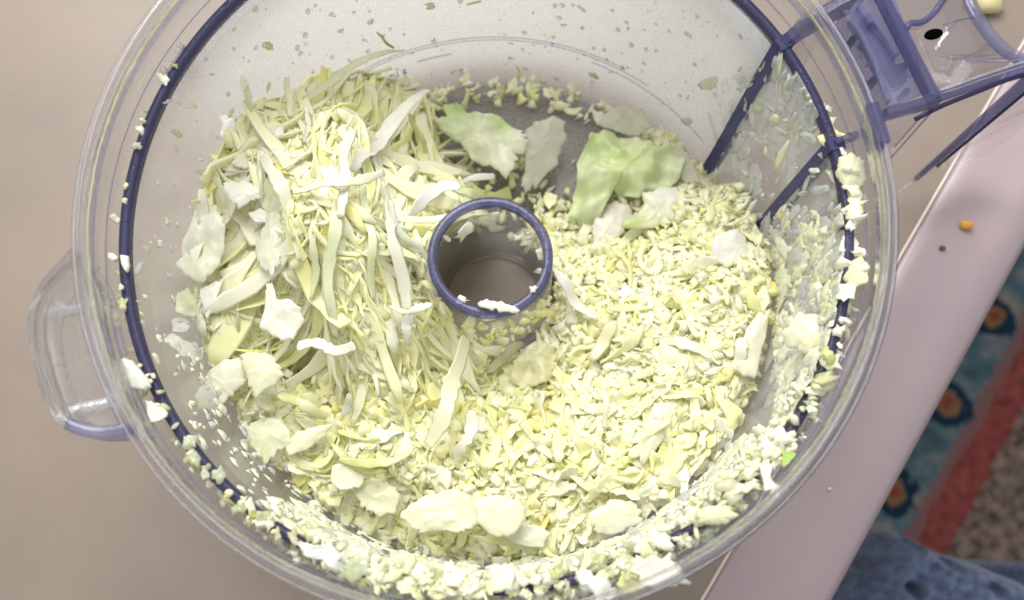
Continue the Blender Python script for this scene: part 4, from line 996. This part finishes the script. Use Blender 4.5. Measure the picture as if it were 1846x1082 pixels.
strand('thin club shaped shred slanting over the grated bed', [(1152,598),(1170,625),(1190,655),(1212,672)], [3.2,3.3,3.3,3.2], .26, (0.81,0.80,0.61), taper=-.2)
strand('long cream strip slanting right over the grated bed', [(1150,582),(1200,604),(1250,628),(1300,655)], [3.2,3.4,3.5,3.5], .5, (0.79,0.77,0.56), taper=.3, th=.14)
strand('long cream strip slanting left over the grated bed', [(1110,580),(1088,615),(1065,650)], [2.8,2.8,2.7], .52, (0.78,0.76,0.48), taper=.3, th=.14)
strand('upright thin white shred in the right front', [(1092,695),(1091,725),(1090,772)], [3.5,3.5,3.3], .22, (0.81,0.80,0.61), taper=.1)
strand('bright yellow green curved shred at the near left', [(612,828),(640,834),(668,836),(700,832),(738,818)], [3.6,3.7,3.8,3.7,3.6], .34, (0.65,0.70,0.24), col2=(0.72,0.76,0.39), taper=.5)
strand('second yellow green shred below the curved one', [(598,800),(625,826),(660,848),(696,850)], [3.5,3.6,3.6,3.5], .28, (0.63,0.68,0.22), taper=.6)
strand('ribbed green shred bundle beside the wet yellowish petal', [(500,712),(530,722),(560,738),(590,752)], [4.3,4.2,4.0,3.8], .46, (0.66,0.70,0.33), taper=.3, th=.2)
strand('white knobbed shred near the right wall', [(1340,610),(1334,640),(1326,668)], [4.1,4.0,3.9], .42, (0.81,0.80,0.69), taper=-.3)
strand('white jagged shred standing in the near centre', [(850,740),(848,775),(830,810),(826,830)], [3.5,3.5,3.4,3.2], .48, (0.81,0.80,0.65), taper=.3, ragged=.2)
strand('long pale shred lying at the near centre right', [(940,762),(965,795),(1000,828)], [3.0,3.1,3.1], .34, (0.78,0.76,0.52), taper=.2)

# ------------------------------------------------------------------ scraps stuck to the wall, lip and ledge
def wall_pt(phi, z, gap=.03):
    r_ = wall_r(z) - gap; return np.array([r_ * math.cos(phi), r_ * math.sin(phi), z])
def wall_scrap(phi, z, a, b, th, col, wet=False, slope=0.):
    """thin piece plastered on the inner wall, following its curve"""
    n = 13; rag = np.clip(1 + rng.normal(0, .24 if max(a, b) < .3 else .14, n), .35, 1.6); V = []; aa = np.arange(n) / n * 2 * math.pi; K = 2
    cs, sn = math.cos(slope), math.sin(slope)
    pts = [(0, 0, 0)] + [(a * rag[i] * k / K * math.cos(aa[i]), b * rag[i] * k / K * math.sin(aa[i]), k) for k in (1, 2) for i in range(n)]
    ds_ = rng.uniform(.3, 1.0, len(pts))
    for s_ in (1, 0):
        for q, (x, y, k) in enumerate(pts):
            X_, Y_ = x * cs - y * sn, x * sn + y * cs; zz = min(max(z + Y_, .7), LZ + .05)
            r_ = wall_r(zz) - .015 - (th * (ds_[q] if k < 2 else .25) if s_ else 0); ph_ = phi + X_ / r_
            V.append((r_ * math.cos(ph_), r_ * math.sin(ph_), zz))
    M_ = len(pts); Fc = []
    for b0, fl in ((0, 1), (M_, 0)):
        for i in range(n):
            j = (i + 1) % n
            for f in ((b0, b0 + 1 + i, b0 + 1 + j), (b0 + 1 + i, b0 + 1 + n + i, b0 + 1 + n + j, b0 + 1 + j)): Fc.append(f[::-1] if fl else f)
    for i in range(n):
        j = (i + 1) % n; Fc.append((1 + n + i, 1 + n + j, M_ + 1 + n + j, M_ + 1 + n + i))
    return np.array(V), Fc, np.broadcast_to(np.array(col), (len(V), 3))
def wall_at(u, v):
    """where the line of sight through a pixel meets the inner wall"""
    d = RM @ np.array([(u - 923) / F, -(v - 541) / F, -1.0]); best = None
    for t_ in np.arange(20, 45, .04):
        q = CAMP + d * t_
        if q[2] < LZ and math.hypot(q[0], q[1]) >= wall_r(max(q[2], .85)) and q[2] > .7: return math.atan2(q[1], q[0]), q[2]
    return None
wallstuff = Bag(); wetstuff = Bag(); smear = Bag(); nsingle = 0
def sect(phi):
    d = math.degrees(phi) % 360
    for lim, nm in ((20, 'beside the handle'), (60, 'by the violet post'), (95, 'far side, right half'), (150, 'far side, left half'), (185, 'left side above the lug'), (207, 'beside the side lug'), (232, 'lower left below the lug'), (250, 'near side, left end'), (264, 'near side, left of centre'),
                    (278, 'near side, centre'), (292, 'near side, right of centre'), (308, 'near side, right end'), (325, 'lower right by the locking rib'), (345, 'right side')):
        if d < lim: return nm
    return 'right side below the handle'
def whigh(z): return 'wall top' if z > 8.6 else 'upper wall' if z > 6.5 else 'lower wall'
def wname(phi):
    d = math.degrees(phi) % 360
    if 200 <= d < 340: return 'near wall'
    if 100 <= d < 200: return 'left wall'
    if d >= 340 or d < 55: return 'right wall by the handle'
    return 'far wall'
def scatter(cnt, fn, amin, amax, elong=1.0, wet=.3, single=0., tall=0):
    global nsingle
    for _ in range(cnt):
        uv = fn(); w_ = wall_at(*uv)
        if not w_: continue
        phi, z = w_
        a = amin + (amax - amin) * rng.random() ** 2.2; b = a * rng.uniform(.35, .9)
        if tall: a, b = b, a * rng.uniform(1, 1 + elong)
        col = pick([.88, .10, .01, .01, 0, .0]) * np.array((.88, .90, .93)); iswet = rng.random() < wet
        if iswet: col = np.array((.85, .865, .92)) * U(.94, 1)
        g_ = wall_scrap(phi, z, a, b, rng.uniform(.03, .16), col, slope=rng.normal(0, .4))
        if rng.random() < single and nsingle < 230 and a > amin * 1.3:
            nsingle += 1; sz = 'larger' if max(a, b) > .35 else 'small'
            put('cabbage_scrap', g_, f"{sz} {cname(col)}{' translucent' if iswet else ''} scrap {'lying along' if a > b else 'running down'} the {whigh(z)}, {sect(phi)}", 'cabbage scrap', "cabbage scraps stuck round the bowl", M_WET if iswet else M_CAB)
        else: (wetstuff if iswet else wallstuff).add(*g_)
U = rng.uniform
scatter(130, lambda: (1390 + rng.normal(0, 58), U(110, 470)), .05, .30, 3.2, .8, .22, tall=1)
scatter(120, lambda: (U(1380, 1540), U(380, 560)), .08, .42, 1.6, .45, .2, tall=1)
scatter(380, lambda: (lambda t: (1400 + 130 * math.cos(t) * U(.0, 1.0), 600 + U(-180, 230)))(U(-1, 1)), .10, .60, 1.0, .3, .14, tall=1)
def lowband():
    a_ = math.radians(U(232, 322)); z = U(4.5, 9.9) if rng.random() < .75 else U(2, 9.9); return to_px(wall_pt(a_, z))
scatter(1100, lowband, .08, .46, .3, .2, .12)
def leftband():
    a_ = math.radians(U(196, 236)); return to_px(wall_pt(a_, U(3, 9.8)))
scatter(130, leftband, .06, .24, .6, .3, .3)
def leftband2():
    a_ = math.radians(U(140, 198)); return to_px(wall_pt(a_, U(3, 9.9)))
scatter(70, leftband2, .05, .2, 1.2, .4, .35, tall=1)
scatter(34, lambda: (U(560, 1300), U(0, 170)), .04, .15, .6, .8, .5)
for _ in range(46):
    w_ = wall_at(1400 + rng.normal(0, 52), U(130, 460)) 
    if w_: smear.add(*wall_scrap(w_[0], w_[1], U(.15, .45), U(.4, 1.3), .02, (.85, .865, .92), slope=rng.normal(0, .25)))
for _ in range(90):
    w_ = wall_at(U(1380, 1530), U(440, 860))
    if w_: smear.add(*wall_scrap(w_[0], w_[1], U(.2, .6), U(.3, .9), .02, (.88, .885, .86), slope=rng.normal(0, .5)))

# on the ledge and over the lip
def ledge_scrap(phi, r_, z, a, col, nz_=1.0, th=.1):
    c = np.array([r_ * math.cos(phi), r_ * math.sin(phi), z]); nrm = np.array([-math.cos(phi) * .3, -math.sin(phi) * .3, 1]) + rng.normal(0, .35, 3)
    return flake(c, a, a * U(.4, .9), nrm, U(0, 6.28), th, col, rag=.25, wav=.2)
def ledge(cnt, d0, d1, amin, amax, single, wet, r0=9.55, r1=10.15):
    global nsingle
    for _ in range(cnt):
        phi = math.radians(U(d0, d1)); r_ = U(r0, r1); a = amin + (amax - amin) * rng.random() ** 1.8
        z = LZ + .12 + U(0, .12) if r_ < 9.88 else 9.3 + U(0, .6)
        col = pick([.76, .16, .03, .05, 0, 0]) * np.array((.88, .90, .93)); iswet = rng.random() < wet
        if r_ + a * .7 > 10.15: r_ = 10.1 - a * .7
        g_ = ledge_scrap(phi, r_, z, a, col, th=U(.05, .14))
        if rng.random() < single and nsingle < 290:
            nsingle += 1; side_ = {0: 'right', 1: 'far', 2: 'left', 3: 'near'}[int(((math.degrees(phi) + 45) % 360) // 90)]
            put('cabbage_scrap', g_, f"{'larger ' if a > .3 else 'small ' if a < .19 else ''}{'translucent ' if iswet else ''}{cname(col)} scrap {'on the indigo lip' if r_ < 9.88 else 'in the gutter'}, {sect(phi)}", 'cabbage scrap', "cabbage scraps stuck round the bowl", M_WET if iswet else M_CAB)
        else: (wetstuff if iswet else wallstuff).add(*g_)
ledge(250, 240, 320, .10, .38, .2, .25, 9.35, 10.15)
ledge(60, 205, 242, .08, .24, .3, .45, 9.6, 10.1)
ledge(60, 320, 360, .10, .36, .25, .2, 9.7, 10.12)
ledge(46, -2, 18, .14, .36, .3, .2, 9.85, 10.12)
ledge(22, 150, 205, .06, .2, .5, .4, 9.7, 10.1)
# crumbs clinging along the lip at the near side
for _ in range(420):
    a_ = math.radians(U(232, 330)); r_ = U(9.2, 10.15); z = (LZ + U(.05, .2)) if 9.6 < r_ < 9.9 else (U(9.1, 9.9) if r_ > 9.9 else U(8.6, 10.0)); 
    if r_ < 9.6: r_ = wall_r(z) - U(.05, .25)
    wallstuff.add(*crumb(np.array([r_ * math.cos(a_), r_ * math.sin(a_), z]), U(.08, .24), pick([.75, .2, .05, 0, 0, 0])))
# hub tube crumbs
for _ in range(16):
    a_ = U(0, 6.28); z = U(3.5, 5.7); wallstuff.add(*crumb(np.array([1.6 * math.cos(a_), 1.6 * math.sin(a_), z]), U(.08, .2), WHITE))
for _ in range(70):
    a_ = math.radians(U(200, 340)); z = U(2.5, 5.5); wetstuff.add(*crumb(np.array([2.08 * math.cos(a_), 2.08 * math.sin(a_), z]), U(.1, .3), pick([.4, .5, .1, 0, 0, 0])))
o = wallstuff.build('cabbage_scraps', M_CAB); tag(o, 'small cabbage crumbs plastered round the wall and ledge of the bowl', 'cabbage scraps', kind='stuff')
o = wetstuff.build('wet_cabbage_scraps', M_WET); tag(o, 'thin wet cabbage bits plastered on the bowl wall', 'cabbage scraps', kind='stuff')
o = smear.build('juice_smear', M_SMEAR); tag(o, 'cloudy cabbage juice smear on the right wall of the bowl', 'smear', kind='stuff')

def rimleaf(label, pts, z, **kw): put('cabbage_scrap', poly_leaf(pts, z, **kw), label, 'cabbage scrap', None, kw.pop('material', None) if 'material' in kw else None)
rimleaf('thick white cabbage slab resting on the ledge beside the side lug', [(218,646),(238,650),(262,676),(274,692),(266,704),(240,702),(226,680)], 10.3, th=.2, col=(0.80,0.80,0.71), dome=.15)
rimleaf('white star scrap on the lip below the side lug', [(262,722),(280,728),(304,745),(296,757),(272,762)], 10.25, col=(0.80,0.80,0.75), rag=.1)
rimleaf('double white scrap pair on the left lip, outer one', [(195,456),(206,458),(216,466),(208,473),(197,468)], 10.2, th=.14, col=(0.81,0.80,0.69), dome=.2)
rimleaf('double white scrap pair on the left lip, inner one', [(218,460),(232,462),(234,482),(228,492),(220,478)], 10.2, th=.14, col=(0.81,0.80,0.69), dome=.2)
rimleaf('pale green thick flake lying across the near right lip', [(1252,925),(1275,912),(1312,914),(1332,930),(1310,945),(1280,948),(1258,944)], 10.3, th=.2, col=(0.74,0.76,0.48), dome=.3)
rimleaf('bright green chip on the right ledge', [(1408,816),(1420,812),(1436,818),(1424,834),(1410,844)], 10.2, th=.08, col=(.38,.58,.10))
rimleaf('white rectangular chip above the bright green chip', [(1388,782),(1406,764),(1422,786),(1438,796),(1412,800)], 10.2, th=.12, col=(0.81,0.80,0.75), dome=.1)
rimleaf('torn white flag shaped scrap over the right lip', [(1368,838),(1392,838),(1388,862),(1402,878),(1378,886),(1374,860)], 10.3, th=.05, col=(0.81,0.80,0.75))
rimleaf('yellowish lump stuck on the ledge by the handle', [(1510,285),(1530,278),(1556,292),(1560,330),(1540,350),(1518,340),(1508,310)], 10.0, th=.3, col=(0.78,0.75,0.52), dome=.4)
rimleaf('second yellowish lump under the lump by the handle', [(1518,345),(1548,338),(1560,365),(1552,390),(1526,385)], 9.9, th=.25, col=(0.74,0.73,0.43), dome=.3)
rimleaf('pale yellow green cluster on the right lip above the rib', [(1520,505),(1538,470),(1552,462),(1566,478),(1562,512),(1540,522)], 10.1, th=.18, col=(0.78,0.78,0.50), wav=.2, freq=3)
rimleaf('large soft cream clump on the right wall', [(1408,600),(1440,562),(1470,568),(1505,580),(1495,610),(1460,640),(1425,632)], 8.6, th=.15, col=(0.78,0.77,0.57), wav=.2, freq=2.5, dome=.2)
rimleaf('ragged white cluster on the near left lip', [(540,978),(565,982),(590,975),(612,1000),(622,1026),(604,1030),(580,1012),(552,1004)], 10.35, th=.12, col=(0.81,0.80,0.75), wav=.25, freq=3, rag=.1)
rimleaf('cream flap with ragged edge on the near right lip', [(1140,1020),(1170,1005),(1205,1000),(1225,1020),(1240,1052),(1190,1060),(1150,1050)], 10.35, th=.12, col=(0.81,0.80,0.69), wav=.2, freq=3, rag=.1)
rimleaf('yellow green smear on the near lip', [(1120,1030),(1150,1035),(1165,1058),(1140,1068),(1112,1056)], 10.2, th=.06, col=(0.72,0.74,0.32))
put('cabbage_scrap', ribbon(smooth_path([px(1042, 1036, 10.5), px(1075, 1056, 10.7), px(1104, 1072, 10.5)], 6), .42, .16, 0, (0.81,0.80,0.75)), 'long white shred lying across the near rim', 'cabbage scrap')
put('cabbage_scrap', ribbon(smooth_path([px(1482, 634, 10.2), px(1494, 638, 10.4), px(1500, 662, 10.2)], 6), .26, .08, 0, (0.66,0.73,0.28)), 'yellow green strip hooked over the right lip', 'cabbage scrap')
put('cabbage_scrap', ribbon(smooth_path([px(862, 548, 6.15), px(895, 552, 6.2), px(936, 561, 6.1)], 6), .26, .12, 0, (0.81,0.80,0.71)), 'white shred lying on the near edge of the hub tube', 'cabbage scrap')
put('cabbage_scrap', flake(px(836, 418, 4.6), .32, .25, (.5, -.6, .7), 0, .06, (0.81,0.80,0.71)), 'white flower like scrap inside the hub tube', 'cabbage scrap')
put('cabbage_scrap', flake(px(962, 521, 6.1), .13, .11, (0, 0, 1), 0, .1, (0.69,0.68,0.61)), 'small grey scrap on the lower right edge of the hub tube', 'cabbage scrap')
put('cabbage_scrap', flake(px(833, 541, 5.9), .22, .12, (0, .3, 1), 0, .06, (0.81,0.80,0.71)), 'small white scrap on the lower left edge of the hub tube', 'cabbage scrap')
for (u, v, a_, b_, c_, lb) in ((485, 82, .12, .26, (0.74,0.73,0.39), 'pale yellow sliver on the far left wall'), (775, 8, .16, .22, (0.72,0.73,0.57), 'grey white blot high on the far wall'),
    (855, 4, .30, .07, (0.72,0.73,0.56), 'flat grey blot high on the far wall'), (1070, 135, .22, .14, (0.78,0.76,0.57), 'pale flake on the far wall above the hazy flake'), (317, 240, .1, .34, (0.78,0.77,0.61), 'long thin translucent sliver on the upper left wall'),
    (1280, 150, .2, .75, (0.78,0.80,0.75), 'long translucent sliver on the wall left of the violet post'), (1240, 218, .14, .42, (0.78,0.80,0.75), 'short translucent sliver near the violet post'), (1370, 190, .25, .6, (0.78,0.80,0.75), 'translucent piece draped over the violet post')):
    w_ = wall_at(u, v)
    if w_: put('cabbage_scrap', wall_scrap(w_[0], w_[1], a_, b_, .05, c_, slope=.35 if u > 1200 else -.2), lb, 'cabbage scrap', None, M_WET)

# ------------------------------------------------------------------ water droplets on the far wall
dr = Bag()
for _ in range(400):
    w_ = wall_at(U(420, 1400), U(0, 330) if rng.random() < .6 else U(0, 130))
    if not w_: continue
    r_ = .016 + .10 * rng.random() ** 4; c_ = wall_pt(w_[0], w_[1], .0); nrm = np.array([-math.cos(w_[0]), -math.sin(w_[0]), 0]); t_ = np.array([-nrm[1], nrm[0], 0]); V = []; k = 8
    st_ = U(1, 1.7)
    for (rr, hh_) in ((1, -.05), (.8, .35), (.4, .6)):
        for q in range(k):
            a_ = q / k * 6.283; V.append(c_ + t_ * r_ * rr * math.cos(a_) + np.array([0, 0, 1]) * r_ * st_ * rr * math.sin(a_) + nrm * r_ * hh_)
    V.append(c_ + nrm * r_ * .68)
    Fc = [(i * k + q, i * k + (q + 1) % k, (i + 1) * k + (q + 1) % k, (i + 1) * k + q) for i in range(2) for q in range(k)] + [(2 * k + q, 2 * k + (q + 1) % k, 3 * k) for q in range(k)] + [tuple(range(k - 1, -1, -1))]
    dr.add(V, Fc)
o = dr.build('water_droplets', M_WATER); tag(o, 'tiny water droplets on the far wall of the bowl', 'droplets', kind='stuff')

# ------------------------------------------------------------------ tell look-alikes apart by what lies nearest, then by their order
MARKS = [(p_[1], p_[2], p_[3]) for p_ in PIECES if p_[4] is None]
SHORT = []
for u, v, lb in MARKS:
    w_ = lb.split(' lying ')[0].split(' in the ')[0].split(' at the ')[0].split(' resting ')[0].split(' stuck ')[0].split(' leaning ')[0].split(' on the ')[0].split(' beside ')[0].split(' standing ')[0]
    if len(w_.split()) <= 5 and all(w_ != s_[2] for s_ in SHORT): SHORT.append((u, v, w_))
SHORT.append((880, 463, 'hub tube'))
def relabel(fn):
    by = {}
    for k, p_ in enumerate(PIECES):
        if p_[4] is not None: by.setdefault(p_[0]['label'], []).append(k)
    for lb, ks in by.items():
        if len(ks) > 1: fn(lb, ks)
def near_mark(lb, ks):
    for k in ks:
        o_, u, v = PIECES[k][:3]; m_ = min(SHORT, key=lambda s_: (s_[0] - u) ** 2 + (s_[1] - v) ** 2)
        new = lb + ', nearest the ' + m_[2]
        if len(re.findall(r"[A-Za-z0-9]+", new)) <= 14: o_['label'] = new
ORD = ['uppermost', 'second highest', 'third highest', 'fourth highest', 'fifth highest', 'sixth highest', 'seventh highest', 'eighth highest']
def order(lb, ks):
    ks = sorted(ks, key=lambda k: PIECES[k][2])
    for r_, k in enumerate(ks):
        t_ = 'lowest' if r_ == len(ks) - 1 else ORD[min(r_, 7)]
        new = t_ + ' ' + lb
        if len(re.findall(r"[A-Za-z0-9]+", new)) <= 16: PIECES[k][0]['label'] = new
relabel(near_mark); relabel(order)

# ------------------------------------------------------------------ crumbs on the table
def table_crumb(u, v, s, mt, name, label):
    c = px(u, v, .1 + s * .25); V, Fc = CUBE * [s, s * .75, s * .5] + c + rng.normal(0, .09 * s, (14, 3)), CUBEF; tag(make(name, V, Fc, mt, centre=True), label, 'crumb')
table_crumb(1742, 407, .34, M_ORANGE, 'orange_crumb', 'tiny orange crumb on the pinkish table border')
table_crumb(1699, 447, .16, M_GREY, 'dark_speck', 'dark grey speck on the pinkish table border')
table_crumb(1495, 881, .11, M_SEED, 'white_speck', 'pale speck on the table border right of the near rim')
table_crumb(1782, 8, .85, M_YELLOWISH, 'yellow_crumb', 'blurred pale yellow crumb on the table beyond the handle')
